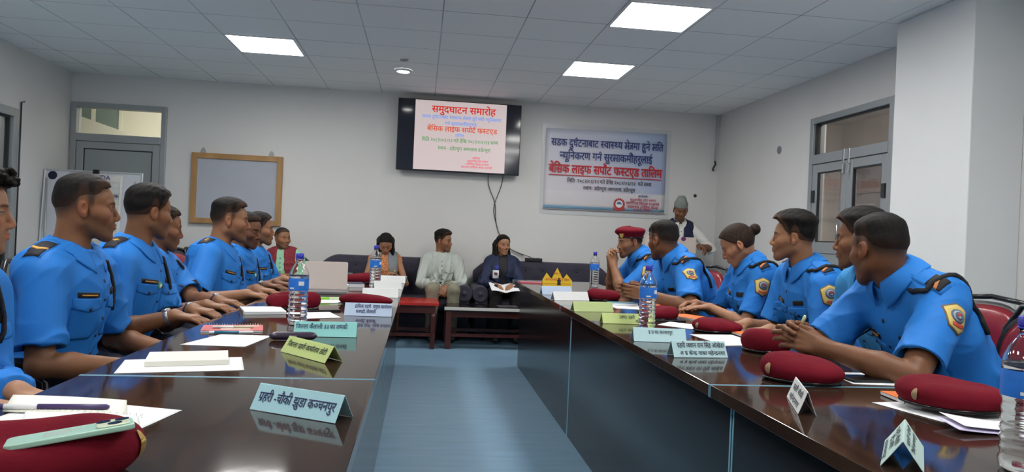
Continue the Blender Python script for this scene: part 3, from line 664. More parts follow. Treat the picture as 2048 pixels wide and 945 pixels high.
# ---------------------------------------------------------------- folded name cards
def card_mat(n, c): return mat(n, c, .65, bump=(60, .03))
C_lb = card_mat('card_sky_blue', (.36, .60, .66)); C_teal = card_mat('card_teal', (.27, .62, .60)); C_grn = card_mat('card_lime', (.50, .60, .22)); C_grn2 = card_mat('card_soft_green', (.46, .56, .24))
C_pale = card_mat('card_pale_blue', (.46, .56, .72)); C_wht = card_mat('card_white', (.72, .73, .72)); C_mint = card_mat('card_mint', (.48, .64, .60)); C_blue2 = card_mat('card_powder_blue', (.44, .64, .68))
M_pen = mat('marker_ink', (.012, .015, .09), .6); M_pen_k = mat('marker_black', (.012, .02, .035), .6); M_pen_f = mat('faint_ink', (.05, .10, .06), .6)
def tent(a, b, label, m, lines=(), ink=None, h=.046, hb=.033, back=None, backink=None):
    """a, b: left and right front feet on the table"""
    a, b = Vector(a), Vector(b); d = (b-a); L = d.length; ang = math.atan2(d.y, d.x)
    t = thing('name_card', label, 'name card', (a.x, a.y, TZ), ang, 'folded name cards on the tables')
    f = MB(); pr = [(0, .0006), (hb*.5, h*.5), (hb-.001, h-.0008), (hb, h), (hb+.001, h-.0008), (hb*1.5, h*.5), (hb*2, .0006)]
    f.grid(lambda u, v: Vector((L*u, pr[round(v*6)][0], pr[round(v*6)][1])), 6, 7); f.build('card', m, t, solid=.0009)
    sl = math.hypot(h, hb)
    T = Matrix.Translation((0, -.0009, .0008)) @ Matrix.Rotation(math.atan2(h, hb), 4, 'X')
    if lines: lettering([(tx, s*sl, x*L, y*sl, al, bo, w*L if w < 0 else w) for (tx, s, x, y, al, bo, w) in lines], ink, t, T, lift=.0006)
    if back:
        T = Matrix.Translation((L, 2*hb+.0009, .0008)) @ Matrix.Rotation(PI, 4, 'Z') @ Matrix.Rotation(math.atan2(h, hb), 4, 'X')
        lettering([(tx, s*sl, x*L, y*sl, al, bo, w*L if w < 0 else w) for (tx, s, x, y, al, bo, w) in back], ink, t, T, lift=.0006)
    return t
tent((-.340, 1.531), (-.153, 1.425), 'sky blue folded name card with big dark handwriting, nearest on left table', C_lb, [('प~हरी -चौकी झुडा क{ञ}चनपुर', .50, .5, .36, 'c', .014, -.9)], M_pen, h=.05, hb=.03)
tent((-.413, 2.236), (-.256, 2.052), 'lime green folded name card set askew on the left table', C_grn, [('िज{ल}ला प~हरी काया^लय डोटी', .42, .5, .42, 'c', .012, -.86)], M_pen_k, h=.046, hb=.03)
tent((-.429, 2.542), (-.213, 2.552), 'teal folded name card in front of the bottle, left table', C_teal, [('िज{ल}ला कैलाली ३३ का लमकी', .42, .03, .52, 'l', .012, -.82)], M_pen, h=.05, hb=.03)
tent((-.323, 3.182), (-.115, 3.176), 'pale blue folded name card with two lines of writing, left table', C_pale, [('ट~ािफक प~हरी  प~मुख काया^लय', .36, .99, .62, 'r', .012, -.78), ('धनगढी, कैलाली', .36, .24, .22, 'l', .012, -.42)], M_pen, h=.055, hb=.03)
tent((-.316, 4.06), (-.115, 4.065), 'white folded card on left table, nearest of the three white ones', C_wht, h=.05, hb=.034)
tent((-.286, 4.64), (-.110, 4.68), 'white folded card on left table, middle of the three white ones', C_wht, h=.05, hb=.034)
tent((-.286, 5.2), (-.100, 5.22), 'white folded card at the far end of the left table', C_wht, h=.05, hb=.034)
tent((.815, 4.611), (1.026, 4.647), 'pale blue folded card just in front of the yellow peaked sign', C_pale, h=.055, hb=.03)
tent((.819, 4.207), (1.047, 4.257), 'white folded card on the right table behind the green ones', C_wht, h=.052, hb=.032)
tent((.812, 3.616), (1.033, 3.650), 'blank green folded card on the right table', C_grn2, h=.05, hb=.03)
tent((.842, 3.144), (1.047, 3.147), 'green folded card with writing beside the bottle, right table', C_grn, [('DPO  प~हरी', .4, .40, .52, 'l', .014, -.36), ('डोटी', .36, .86, .16, 'c', .012, -.2)], M_pen_f, h=.045, hb=.03)
tent((.826, 2.618), (1.030, 2.600), 'powder blue folded card with one short line of writing, right table', C_blue2, [('इ प~ का क{ञ}चनपुर', .34, .52, .58, 'c', .012, -.46)], M_pen_k, h=.05, hb=.031)
tent((.858, 2.272), (1.054, 2.286), 'sky blue folded card with two dense written lines, right table', C_blue2, [('प~हरी जवान राम िसंह ओखेडा', .40, .53, .60, 'c', .016, -.88), ('अ प~ के{न}द~ नाका महे{न}द~नगर', .32, .54, .16, 'c', .014, -.84)], M_pen_k, h=.052, hb=.03)
tent((.955, 1.715), (.884, 1.535), 'white folded card seen end on, beside the nearer red beret', C_wht, [('प~हरी चौकी', .34, .5, .56, 'c', .014, -.7), ('महे{न}द~नगर', .34, .5, .12, 'c', .014, -.7)], M_pen_k, h=.053, hb=.02)
tent((.956, 1.327), (.838, 1.173), 'mint folded card at the bottom right edge of the right table', C_mint, [('प~हरी चौकी', .26, .5, .64, 'c', .014, -.75), ('दैजी', .26, .5, .36, 'c', .014, -.5), ('क{ञ}चनपुर', .26, .5, .06, 'c', .014, -.75)], M_pen_k, h=.05, hb=.034,
     back=[('प~हरी चौकी', .2, .5, .72, 'c', .01, -.8), ('दैजी क{ञ}चनपुर', .2, .5, .46, 'c', .01, -.8)])
# yellow sign with three peaks
t = thing('peaked_sign', 'yellow card sign cut into three mountain peaks at right table end', 'sign', (1.045, 5.28, TZ), .12)
M_yel = mat('yellow_card', (.74, .50, .02), .5)
pk = [(-.118, 0), (.118, 0), (.118, .055), (.075, .105), (.048, .070), (.040, .075), (.0, .152), (-.042, .074), (-.05, .068), (-.085, .112), (-.118, .06)]
MB().prism(pk, -.0012, .0012, T=TR(0, 0, 0, rx=PI/2-.12)).build('front', M_yel, t)
MB().box(-.115, .0, .0, .115, .002, .06, T=TR(0, .05, 0, rx=.5)).build('back_leg', M_yel, t)
lettering([('आपतकालीन सेवा', .026, .0, .052, 'c', .012, -.2), ('स{म}पक^ १००', .022, .0, .10, 'c', .012, -.06)], mat('sign_red', (.55, .06, .02), .5), t, TR(0, -.0016, 0, rx=PI/2-.12))
f = MB(); f.prism([(-.016, .02), (.016, .02), (.012, .04), (.018, .055), (.006, .06), (.008, .075), (-.006, .075), (-.004, .06), (-.016, .055), (-.01, .04)], 0, .0006, T=TR(.012, -.0022, 0, rx=PI/2-.12)); f.build('pictogram', M_pen_k, t)
MB().box(-.115, .028, -.0, .115, .031, .0007, T=TR(0, -.0016, 0, rx=PI/2-.12)).build('rule', mat('sign_red', (.55, .06, .02)), t)

# ---------------------------------------------------------------- berets
M_felt = mat('maroon_felt', (.140, .006, .015), .9, spec=.15, noise=(9, .14), bump=(160, .18)); M_leather = mat('beret_leather', (.006, .006, .007), .2)
M_gold = mat('badge_gold', (.50, .33, .10), .35, metal=.7, bump=(220, .5)); M_bone = mat('badge_cloth', (.32, .21, .11), .5, bump=(220, .5))
def beret_shape(rx, ry, h, dip=.1, lean=.15, la=0, seed=0, nose=0):
    PR = [(0.001, 1), (.2, 1), (.4, .985), (.58, .95), (.74, .88), (.86, .78), (.95, .64), (1, .48), (.99, .32), (.95, .18), (.9, .08), (.86, .02)]
    nv = len(PR)
    def fn(u, v):
        a = 2*PI*u; p, z = PR[round(v*(nv-1))]; ca, sa = math.cos(a), math.sin(a)
        z = z - dip*math.exp(-(p/.60)**4)
        z *= 1+lean*math.cos(a-la)*min(1, p*1.2)
        k = 1+.05*math.sin(2*a+seed)+.03*math.sin(3*a+seed*2) + nose*max(0, ca)**6
        z *= 1+.05*math.sin(2*a+seed*1.7)*p+.03*math.sin(5*a+p*4+seed)*p
        return Vector((rx*p*k*ca, ry*p*k*sa, max(.002, h*z)))
    return fn, nv
def beret(x, y, rz, rx, ry, h, label, dip=.1, lean=.15, la=0, seed=0, badge=None, z=TZ, gold=False, band=True, nose=0):
    t = thing('beret', label, 'beret', (x, y, z), rz, 'maroon berets on the tables'); fn, nv = beret_shape(rx, ry, h, dip, lean, la, seed, nose)
    MB().grid(lambda u, v: fn(u, v)+Vector((0, 0, .004)), 56, nv, cu=True).build('crown', M_felt, t, smooth=True, sub=1)
    if band:
        MB().tube([fn(k/48, 1)*1.03+Vector((0, 0, .005)) for k in range(48)], .0052, 8, closed=True).build('leather_band', M_leather, t, smooth=True)
        MB().tube([fn(.5, 1)*1.04+Vector((0, .0, .006)), fn(.5, 1)*1.12+Vector((0, .012, .004)), fn(.5, 1)*1.16+Vector((0, -.01, .003))], .002, 6).build('ribbon_tie', M_leather, t)
    if badge is not None:
        f = MB(); n = 18; rows = []
        for ring, rr in ((0, .0), (1, .6), (2, 1.0)):
            pass
        def bf(u, v):
            a = 2*PI*u; du = rr_ = v; uu = badge/(2*PI)+du*math.cos(a)*.0016/max(rx, ry); vv = .66+du*math.sin(a)*.13
            f_ = uu % 1; i0 = vv*(nv-1); i = int(i0); s = i0-i
            p = fn(f_, i/(nv-1)).lerp(fn(f_, min(1, (i+1)/(nv-1))), s); o = Vector((math.cos(f_*2*PI), math.sin(f_*2*PI), .2)).normalized()
            return p+o*(.0025+.002*(1-v*v))+Vector((0, 0, .004))
        f.grid(bf, 20, 4, cu=True); f.build('cap_badge', M_gold if gold else M_bone, t, smooth=True)
    return t
beret(-.575, 1.10, .42, .165, 0.115, .086, 'maroon beret at bottom left corner holding a mint green phone', dip=.55, lean=.06, la=0, seed=1, badge=-.25, gold=True, band=False)
beret(-.577, 3.41, .1, .12, .10, .085, 'maroon beret standing behind the water bottle, left table', dip=.5, lean=.1, seed=2)
beret(-.27, 3.66, -.05, .13, .06, .05, 'folded flat maroon beret behind the pale blue card, left table', dip=0, lean=.1, la=PI, seed=3, nose=.1)
beret(-.43, 5.10, .2, .11, .10, .07, 'maroon beret lying among dark folders far down the left table', dip=.2, seed=4)
beret(1.153, 4.33, 0, .115, .09, .068, 'maroon beret in front of the officer resting his chin', dip=.05, lean=.1, la=PI, seed=5)
beret(1.20, 3.39, .2, .10, .085, .062, 'maroon beret partly hidden by a bottle, right table', dip=.1, seed=6)
beret(1.312, 2.97, .1, .115, .09, .052, 'flat maroon beret in front of the woman officer', dip=0, lean=.18, la=PI*.8, seed=7, badge=3.45)
beret(1.275, 2.455, .5, .085, .095, .080, 'tall puffed maroon beret beside the clasped hands, right table', dip=.05, lean=.08, la=PI, seed=8, badge=-.5)
beret(1.118, 1.925, -.08, .114, .095, .068, 'plump maroon beret with a side badge next to the table seam, right', dip=.0, lean=.20, la=PI*.72, seed=9, badge=3.35)
beret(1.318, 1.585, -.12, .132, .10, .064, 'maroon beret resting on a spiral notebook by the large bottle', dip=.18, lean=.12, la=PI*.8, seed=10, badge=3.5, z=TZ+.011)

# ---------------------------------------------------------------- phones, pens, cases
def rrect(w, h, r, n=5):
    P = []
    for cx, cy, a0 in ((w/2-r, h/2-r, 0), (-w/2+r, h/2-r, PI/2), (-w/2+r, -h/2+r, PI), (w/2-r, -h/2+r, 3*PI/2)):
        for k in range(n+1): a = a0+PI/2*k/n; P.append((cx+r*math.cos(a), cy+r*math.sin(a)))
    return P
t = thing('phone', 'mint green phone with three round cameras lying in the beret', 'phone', (-.487, 1.088, .8255), .30); t.rotation_euler = (-.11, -.095, .42)
MB().prism(rrect(.158, .076, .012), -.004, .004).build('body', mat('phone_mint', (.36, .58, .46), .3, noise=(20, .05)), t, bevel=.002)
cb = MB().prism(rrect(.043, .062, .012), .004, .0062, T=TR(.052, .0, 0)).build('camera_island', mat('phone_cream', (.60, .66, .48), .3), t, bevel=.0015)
for cx, cy in ((.040, .015), (.064, .015), (.054, -.013)):
    MB().lathe([(.0095, .006), (.0095, .0074), (.007, .0074)], 20, 0, TR(cx, cy, 0)).lathe([(.0005, .0070), (.0075, .0072)], 20, 0, TR(cx, cy, 0)).build('lens', M_blackg, cb, smooth=False)
f = MB()
for k in range(5): f.box(-.035, -.016+.008*k, .0041, .0+.012*(k % 2), -.013+.008*k, .0043)
f.build('print', mat('phone_print', (.50, .54, .50), .5), t)
def phone(x, y, rz, w, h, label, z=TZ):
    t = thing('phone', label, 'phone', (x, y, z+.004), rz); MB().prism(rrect(w, h, .008), -.004, .0035).build('body', M_black, t, bevel=.0015)
    MB().prism(rrect(w-.006, h-.006, .006), .0035, .0039).build('screen', M_blackg, t); return t
phone(1.345, 1.945, .02, .165, .085, 'black phone lying on white paper at the leaning officer elbow', z=TZ+.0012)
phone(-.44, 3.345, .35, .16, .08, 'black phone lying in front of the beret and bottle, left table')
phone(1.22, 3.315, .1, .15, .07, 'black phone beside the half hidden beret, right table')
def pen(x, y, z, rz, L, r, segs, label):
    """segs: (fraction, material)"""
    t = thing('pen', label, 'pen', (x, y, z+r), rz); p = 0
    for k, (fr, m, nm) in enumerate(segs):
        a, b = -L/2+L*p, -L/2+L*(p+fr); p += fr
        rr = [r, r] if k < len(segs)-1 else [r, r*.55]
        MB().tube([(a+.0003, 0, 0), (b-.006 if k == len(segs)-1 else b-.0003, 0, 0), (b, 0, 0)], [rr[0], rr[0], rr[1]], 12).build(nm, m, t, smooth=True)
    return t
M_violet = mat('pen_violet', (.07, .045, .14), .35)
pen(-.70, 1.487, TZ+.0065, .03, .20, .0058, [(.05, M_violet, 'tip'), (.30, M_white, 'cap'), (.65, M_violet, 'barrel')], 'thick violet pen with a white cap on the open notebook')
pen(-.645, 2.575, TZ, .22, .145, .005, [(.12, M_white, 'tip'), (.55, mat('pen_blue', (.03, .18, .30), .35), 'barrel'), (.33, M_white, 'cap')], 'blue and white pen lying before the red notebook')
pen(-.66, 2.66, TZ+.0075, .20, .14, .0045, [(.5, M_white, 'barrel'), (.5, mat('pen_cream', (.6, .55, .42), .4), 'cap')], 'white pen lying on top of the red notebook')
pen(-.48, 3.79, TZ+.006, .3, .15, .007, [(.6, mat('pen_lime', (.20, .55, .03), .4), 'barrel'), (.4, mat('pen_pale', (.6, .7, .4), .4), 'cap')], 'lime green highlighter on papers behind the bottle')
t = thing('spectacle_case', 'long dark violet case lying between papers and teal card', 'case', (-.415, 2.462, TZ), .12)
def casef(u, v):
    a = 2*PI*v; e = min(1, 6*min(u, 1-u)+.0); q = math.sqrt(max(0, 1-(1-min(1, e))**2)); return Vector(((u-.5)*.158, .021*math.cos(a)*max(q, .05), .0145+.014*math.sin(a)*max(q, .05)))
MB().grid(casef, 26, 16, cv=True).build('shell', mat('case_violet', (.035, .022, .045), .35), t, smooth=True)
MB().box(-.012, -.0215, .012, .012, -.019, .018).build('clasp', M_alu, t)

# ---------------------------------------------------------------- papers and books
def quad_sheet(name, P, label, cat, m=M_paper, z=TZ+.0002, th=.0006, curl=0, group=None):
    c = sum((Vector(p) for p in P), Vector((0, 0)))/4; q = [Vector(p)-c for p in P]
    def fn(u, v):
        p = (q[0]*(1-u)+q[1]*u)*(1-v)+(q[3]*(1-u)+q[2]*u)*v; e = curl*(max(0, u-.55)/.45)**2*(.4+.6*v)
        return Vector((p.x, p.y, .0004+e))
    o = MB().grid(fn, 12, 8).build(name, m, smooth=True, solid=th); o.location = (c.x, c.y, z); return tag(o, label, cat, group)
def rect(x, y, w, h, rz):
    c, s = math.cos(rz), math.sin(rz); return [(x+c*a-s*b, y+s*a+c*b) for a, b in ((-w/2, -h/2), (w/2, -h/2), (w/2, h/2), (-w/2, h/2))]
GP = 'loose white sheets on the tables'
quad_sheet('paper_sheet', [(-.80, 1.352), (-.515, 1.300), (-.47, 1.515), (-.755, 1.605)], 'white sheet under the open notebook, bottom left', 'paper', group=GP)
quad_sheet('paper_sheet', [(-.745, 1.868), (-.448, 1.935), (-.50, 2.125), (-.79, 2.05)], 'white sheet under the ruled notebook, left table', 'paper', group=GP)
quad_sheet('paper_sheet', [(-.734, 2.318), (-.534, 2.304), (-.500, 2.542), (-.673, 2.550)], 'white sheet between red notebook and dark violet case', 'paper', group=GP)
quad_sheet('paper_sheet', [(-.50, 3.02), (-.325, 3.10), (-.40, 3.30), (-.58, 3.22)], 'white sheet lying around the foot of the left bottle', 'paper', group=GP)
quad_sheet('paper_sheet', rect(-.47, 3.77, .24, .17, .25), 'white sheet under the lime highlighter', 'paper', group=GP)
quad_sheet('paper_sheet', [(1.10, 3.84), (1.35, 3.80), (1.36, 4.02), (1.12, 4.14)], 'white sheet before the pair of folded hands, right table', 'paper', group=GP)
quad_sheet('paper_sheet', [(1.10, 3.15), (1.24, 2.99), (1.36, 3.13), (1.21, 3.28)], 'white sheet behind the second bottle, right table', 'paper', group=GP)
quad_sheet('paper_sheet', [(1.165, 2.555), (1.335, 2.585), (1.335, 2.87), (1.138, 2.85)], 'white sheet between two berets before the woman officer', 'paper', group=GP)
quad_sheet('paper_sheet', [(1.205, 1.475), (1.50, 1.50), (1.47, 1.70), (1.155, 1.66)], 'white sheet under the beret beside the large bottle', 'paper', group=GP)
quad_sheet('paper_sheet', [(1.25, 1.885), (1.46, 1.86), (1.49, 2.055), (1.28, 2.06)], 'white sheet under the black phone at the elbow', 'paper', group=GP)
M_lilac = mat('lilac_paper', (.55, .50, .68), .6)
t = thing('folded_leaflet', 'folded lilac and white leaflet lying beside the large bottle', 'paper', (1.255, 1.415, TZ+.0004), -.10)
for k, (m, dz) in enumerate(((M_lilac, 0), (M_paper, .006))):
    MB().grid(lambda u, v: Vector((-.085+.17*u+.02*k, -.045+.09*v+.012*k, dz+.016*(1-u)**2*(.5+.5*v)+.001)), 12, 6).build('fold', m, t, smooth=True, solid=.0006)
def notebook(x, y, rz, w, h, th, cover, label, z=TZ, spiral='left', page=M_paper, cov_over=True, name='notebook', lines=False):
    t = thing(name, label, 'notebook', (x, y, z), rz)
    MB().box(-w/2, -h/2, 0, w/2, h/2, th).build('page_block', page, t, bevel=.0006)
    if cov_over: MB().box(-w/2-.001, -h/2-.001, th, w/2+.001, h/2+.001, th+.0012).build('cover', cover, t)
    if lines:
        f = MB()
        for k in range(16): f.box(-w/2+.008, -h/2+.012+k*(h-.02)/16, th, w/2-.004, -h/2+.0128+k*(h-.02)/16, th+.0002)
        f.build('ruling', mat('ruling_blue', (.50, .53, .62), .7), t)
    if spiral:
        f = MB(); n = 22
        for k in range(n):
            s = -.46+.92*k/(n-1)
            c = Vector((-w/2-.001, s*h, th/2)) if spiral == 'left' else (Vector((s*w, -h/2-.001, th/2)) if spiral == 'near' else Vector((s*w, h/2+.001, th/2)))
            ax = Vector((1, 0, 0)) if spiral == 'left' else Vector((0, 1, 0))
            f.tube([c+ax*(.0055*math.cos(a))+Vector((0, 0, 1))*(th*.5+.003)*math.sin(a)+Vector((0, 0, .002)) for a in np.linspace(0, 2*PI, 11, endpoint=False)], .0007, 5, closed=True)
        f.build('spiral', M_chrome, t, smooth=True)
    return t
M_ornge = mat('orange_cover', (.72, .17, .03), .5); M_cream = mat('cream_page', (.78, .77, .68), .7)
notebook(-.625, 2.05, .26, .205, .15, .014, M_paper, 'ruled white notebook lying open flat on a sheet, left table', z=TZ+.0014, spiral=None, page=M_cream, cov_over=False, lines=True)
# open spiral notebook bottom left: two leaves and the wire between them
t = thing('notebook', 'open spiral notebook with blank pages under the violet pen', 'notebook', (-.70, 1.49, TZ+.0014), .0)
for k, (x0, y0, x1, y1) in enumerate(((-.14, -.01, .10, .12), (-.05, -.13, .17, -.005))):
    MB().grid(lambda u, v: Vector((x0+(x1-x0)*u+.05*(1-v), y0+(y1-y0)*v-.10*u*.35, .003+.0018*math.sin(u*PI))), 14, 8).build('leaf', M_cream if k == 0 else M_paper, t, smooth=True, solid=.003)
f = MB()
for k in range(20):
    c = Vector((-.06+.235*k/19, -.006-.03*k/19, .004)); f.tube([c+Vector((.0, .005*math.cos(a), .0045*math.sin(a))) for a in np.linspace(0, 2*PI, 9, endpoint=False)], .0006, 5, closed=True)
f.build('spiral', M_chrome, t, smooth=True)
M_rcov = mat('red_cover', (.48, .06, .06), .45, noise=(14, .18))
tt = notebook(-.665, 2.675, .21, .205, .15, .006, M_rcov, 'red covered spiral notebook with pens on it, left table', spiral='far')
MB().box(-.04, -.05, .0073, .06, -.01, .0076).box(.05, .03, .0073, .09, .045, .0076).build('cover_print', mat('cover_cream', (.7, .55, .45), .5), tt)
notebook(-.68, 3.235, .32, .17, .20, .012, M_paper, 'white covered notebook in front of the officer with white belt', spiral='left')
notebook(-.52, 4.66, .1, .13, .10, .02, M_cream, 'small cream pad beside the open laptop, left table', spiral=None)
notebook(-.43, 4.80, .2, .12, .16, .022, mat('navy_cover', (.03, .04, .09), .5), 'dark blue books lying beyond the laptop, left table', spiral=None, name='book')
notebook(-.60, 5.32, .15, .22, .16, .05, M_black, 'black leather bag file lying far down the left table', spiral=None, name='document_case', page=M_black)
notebook(1.37, 1.66, -.10, .27, .16, .008, M_ornge, 'orange covered spiral notebook under the beret by large bottle', z=TZ+.0014, spiral='near')
notebook(1.405, 2.78, .05, .10, .28, .007, M_ornge, 'orange covered notebook by the tall puffed beret, right table', z=TZ+.0016, spiral=None)
notebook(1.40, 3.47, .5, .14, .22, .006, M_ornge, 'orange folder under the woman officer hands, right table', spiral=None, name='folder')
notebook(1.42, 3.98, .3, .16, .24, .006, M_ornge, 'orange folder under the bottle side officer elbow, right table', z=TZ+.0016, spiral=None, name='folder')
notebook(1.20, 4.06, .1, .16, .09, .012, mat('teal_cover', (.05, .25, .32), .5), 'teal edged booklet on papers behind the green card', z=TZ+.0016, spiral=None, name='book')
o = MB().box(-.10, -.06, 0, .10, .06, .008).build('folder', mat('pink_edge', (.55, .12, .16), .5)); o.location = (.92, 5.72, TZ); tag(o, 'thin pink folder at the very end of the right table', 'folder')
# laptop seen from behind its pale lid
t = thing('laptop', 'open laptop with a pale lid and grey base, left table', 'laptop', (-.545, 4.25, TZ), .10)
MB().prism(rrect(.25, .17, .01), 0, .014).build('base', mat('laptop_grey', (.20, .19, .20), .4, metal=.3), t, bevel=.002)
MB().prism(rrect(.25, .165, .008), -.003, .003, T=TR(0, .085, .016+.082, rx=PI/2-.12)).build('lid', mat('laptop_lid', (.62, .54, .49), .45), t, bevel=.0015)
MB().box(-.125, -.09, .001, -.09, -.084, .011).build('port', M_black, t)

pen(1.222, 2.135, .868, 0, .10, .005, [(.7, mat('pen_lime'  , (.20, .55, .03), .4), 'barrel'), (.3, mat('pen_pale', (.6, .7, .4), .4), 'cap')], 'small green pen held in the clasped hands of the leaning officer').rotation_euler = (0, -1.25, -.5)
# ================================================================ people: smooth bodies grown from blended volumes
f32 = np.float32
def smin(a, b, k):
    h = np.clip(.5+.5*(b-a)/k, 0, 1); return b+(a-b)*h-k*h*(1-h)
def sd(p, P):
    """signed distance of points P (3 arrays) to one primitive"""
    X, Y, Z = P; kind = p[0]
    if kind in ('rc', 'rf'):                               # tapered limb; 'rf' ends flat at b
        a, b, ra, rb = p[1], p[2], p[3], p[4]; d = b-a; L2 = float(d @ d)+1e-9
        t = ((X-a[0])*d[0]+(Y-a[1])*d[1]+(Z-a[2])*d[2])/L2
        tc = np.clip(t, 0, 1)
        q = np.sqrt((X-a[0]-d[0]*tc)**2+(Y-a[1]-d[1]*tc)**2+(Z-a[2]-d[2]*tc)**2)-(ra+(rb-ra)*tc)
        return np.maximum(q, (t-1)*math.sqrt(L2)) if kind == 'rf' else q
    if kind == 'el':                                       # ellipsoid: centre, axes (rows), radii
        c, R, r = p[1], p[2], p[3]; x, y, z = X-c[0], Y-c[1], Z-c[2]
        u = [(x*R[i][0]+y*R[i][1]+z*R[i][2])/r[i] for i in range(3)]
        k0 = np.sqrt(u[0]**2+u[1]**2+u[2]**2); k1 = np.sqrt((u[0]/r[0])**2+(u[1]/r[1])**2+(u[2]/r[2])**2)+1e-9
        return k0*(k0-1)/k1
def pbox(p):
    if p[0] in ('rc', 'rf'):
        m = max(p[3], p[4]); return np.minimum(p[1], p[2])-m, np.maximum(p[1], p[2])+m
    e = np.sqrt(sum((np.asarray(p[2][i])*p[3][i])**2 for i in range(3))); return p[1]-e, p[1]+e
class Field:
    def __init__(s, lo, hi, h):
        s.lo = np.asarray(lo, float); s.h = h; s.n = np.ceil((np.asarray(hi)-s.lo)/h).astype(int)+1
        s.ax = [(s.lo[i]+h*np.arange(s.n[i])).astype(f32) for i in range(3)]; s.d = np.full(s.n, .08, f32)
    def sl(s, lo, hi, m):
        i0 = np.maximum(0, np.floor((lo-m-s.lo)/s.h).astype(int)); i1 = np.minimum(s.n, np.ceil((hi+m-s.lo)/s.h).astype(int)+1)
        if (i1 <= i0).any(): return None, None
        return tuple(slice(a, b) for a, b in zip(i0, i1)), (s.ax[0][i0[0]:i1[0], None, None], s.ax[1][None, i0[1]:i1[1], None], s.ax[2][None, None, i0[2]:i1[2]])
    def add(s, p, k=.02, off=0):
        S_, P = s.sl(*pbox(p), k+off+.02)
        if S_: s.d[S_] = smin(s.d[S_], sd(p, P).astype(f32)-off, k)
    def sub(s, p, k=.01):
        S_, P = s.sl(*pbox(p), k+.02)
        if S_: s.d[S_] = -smin(-s.d[S_], sd(p, P).astype(f32), k)
    def P(s): return s.ax[0][:, None, None], s.ax[1][None, :, None], s.ax[2][None, None, :]
    def cut(s, g): s.d = np.maximum(s.d, g.astype(f32))
    def mesh(s):
        d = s.d; ins = d < 0; ins[[0, -1]] = False; ins[:, [0, -1]] = False; ins[:, :, [0, -1]] = False
        d = np.where(ins, d, np.maximum(d, 1e-5))
        cnt = np.zeros(np.array(d.shape)-1, np.int8); sls = [(slice(0, -1), slice(1, None))[b] for b in (0, 1)]
        cs = [(i, j, k) for i in (0, 1) for j in (0, 1) for k in (0, 1)]
        for c in cs: cnt += ins[sls[c[0]], sls[c[1]], sls[c[2]]]
        ix = np.nonzero((cnt > 0) & (cnt < 8)); ids = np.full(cnt.shape, -1, np.int32); ids[ix] = np.arange(len(ix[0]))
        val = {c: d[ix[0]+c[0], ix[1]+c[1], ix[2]+c[2]] for c in cs}; pos = np.zeros((len(ix[0]), 3)); w = np.zeros(len(ix[0]))
        for a in cs:
            for ax_ in range(3):
                if a[ax_] == 0:
                    b = list(a); b[ax_] = 1; b = tuple(b); va, vb = val[a], val[b]; x = (va < 0) != (vb < 0)
                    t = va[x]/(va[x]-vb[x]); q = np.tile(np.array(a, float), (x.sum(), 1)); q[:, ax_] += t; pos[x] += q; w[x] += 1
        V = (np.stack(ix, 1)+pos/w[:, None])*s.h+s.lo; Q = []
        for ax_ in range(3):
            o1, o2 = [(1, 2), (2, 0), (0, 1)][ax_]
            s0 = [slice(None)]*3; s1 = [slice(None)]*3; s0[ax_] = slice(0, -1); s1[ax_] = slice(1, None)
            A, B = ins[tuple(s0)], ins[tuple(s1)]
            for flip, mk in ((False, A & ~B), (True, ~A & B)):
                e = np.stack(np.nonzero(mk), 1)
                if not len(e): continue
                def g(d1, d2):
                    q = e.copy(); q[:, o1] -= d1; q[:, o2] -= d2; return ids[q[:, 0], q[:, 1], q[:, 2]]
                f = np.stack([g(1, 1), g(0, 1), g(0, 0), g(1, 0)], 1); Q.append(f[:, ::-1] if flip else f)
        return V, np.concatenate(Q) if Q else np.zeros((0, 4), int)
def vnormals(V, Q):
    n = np.cross(V[Q[:, 2]]-V[Q[:, 0]], V[Q[:, 3]]-V[Q[:, 1]]); N = np.zeros_like(V)
    for i in range(4): np.add.at(N, Q[:, i], n)
    return N/(np.linalg.norm(N, axis=1, keepdims=True)+1e-12)
def np_mesh(name, V, Q, m, parent, col=None, base=(0, 0, 0), smooth=True):
    me = bpy.data.meshes.new(name); me.vertices.add(len(V)); me.vertices.foreach_set('co', (V-np.asarray(base)).astype(f32).ravel())
    me.loops.add(len(Q)*4); me.loops.foreach_set('vertex_index', Q.astype(np.int32).ravel()); me.polygons.add(len(Q))
    me.polygons.foreach_set('loop_start', np.arange(0, len(Q)*4, 4, dtype=np.int32)); me.polygons.foreach_set('use_smooth', np.full(len(Q), smooth))
    me.update(calc_edges=True); me.validate()
    for mm in (m if isinstance(m, list) else [m]): me.materials.append(mm)
    if col is not None:
        a = me.attributes.new('Col', 'FLOAT_COLOR', 'POINT'); a.data.foreach_set('color', np.concatenate([col, np.ones((len(col), 1))], 1).astype(f32).ravel())
    o = bpy.data.objects.new(name, me); COL.objects.link(o)
    if parent is not None: o.parent = parent
    return o
def sm(x, a, b): t = np.clip((x-a)/(b-a), 0, 1); return t*t*(3-2*t)
def lerp(c, d, t): return c+(np.asarray(d)-c)*t[:, None]
A3 = lambda *v: np.array(v, float)
EYE = [(1, 0, 0), (0, 1, 0), (0, 0, 1)]

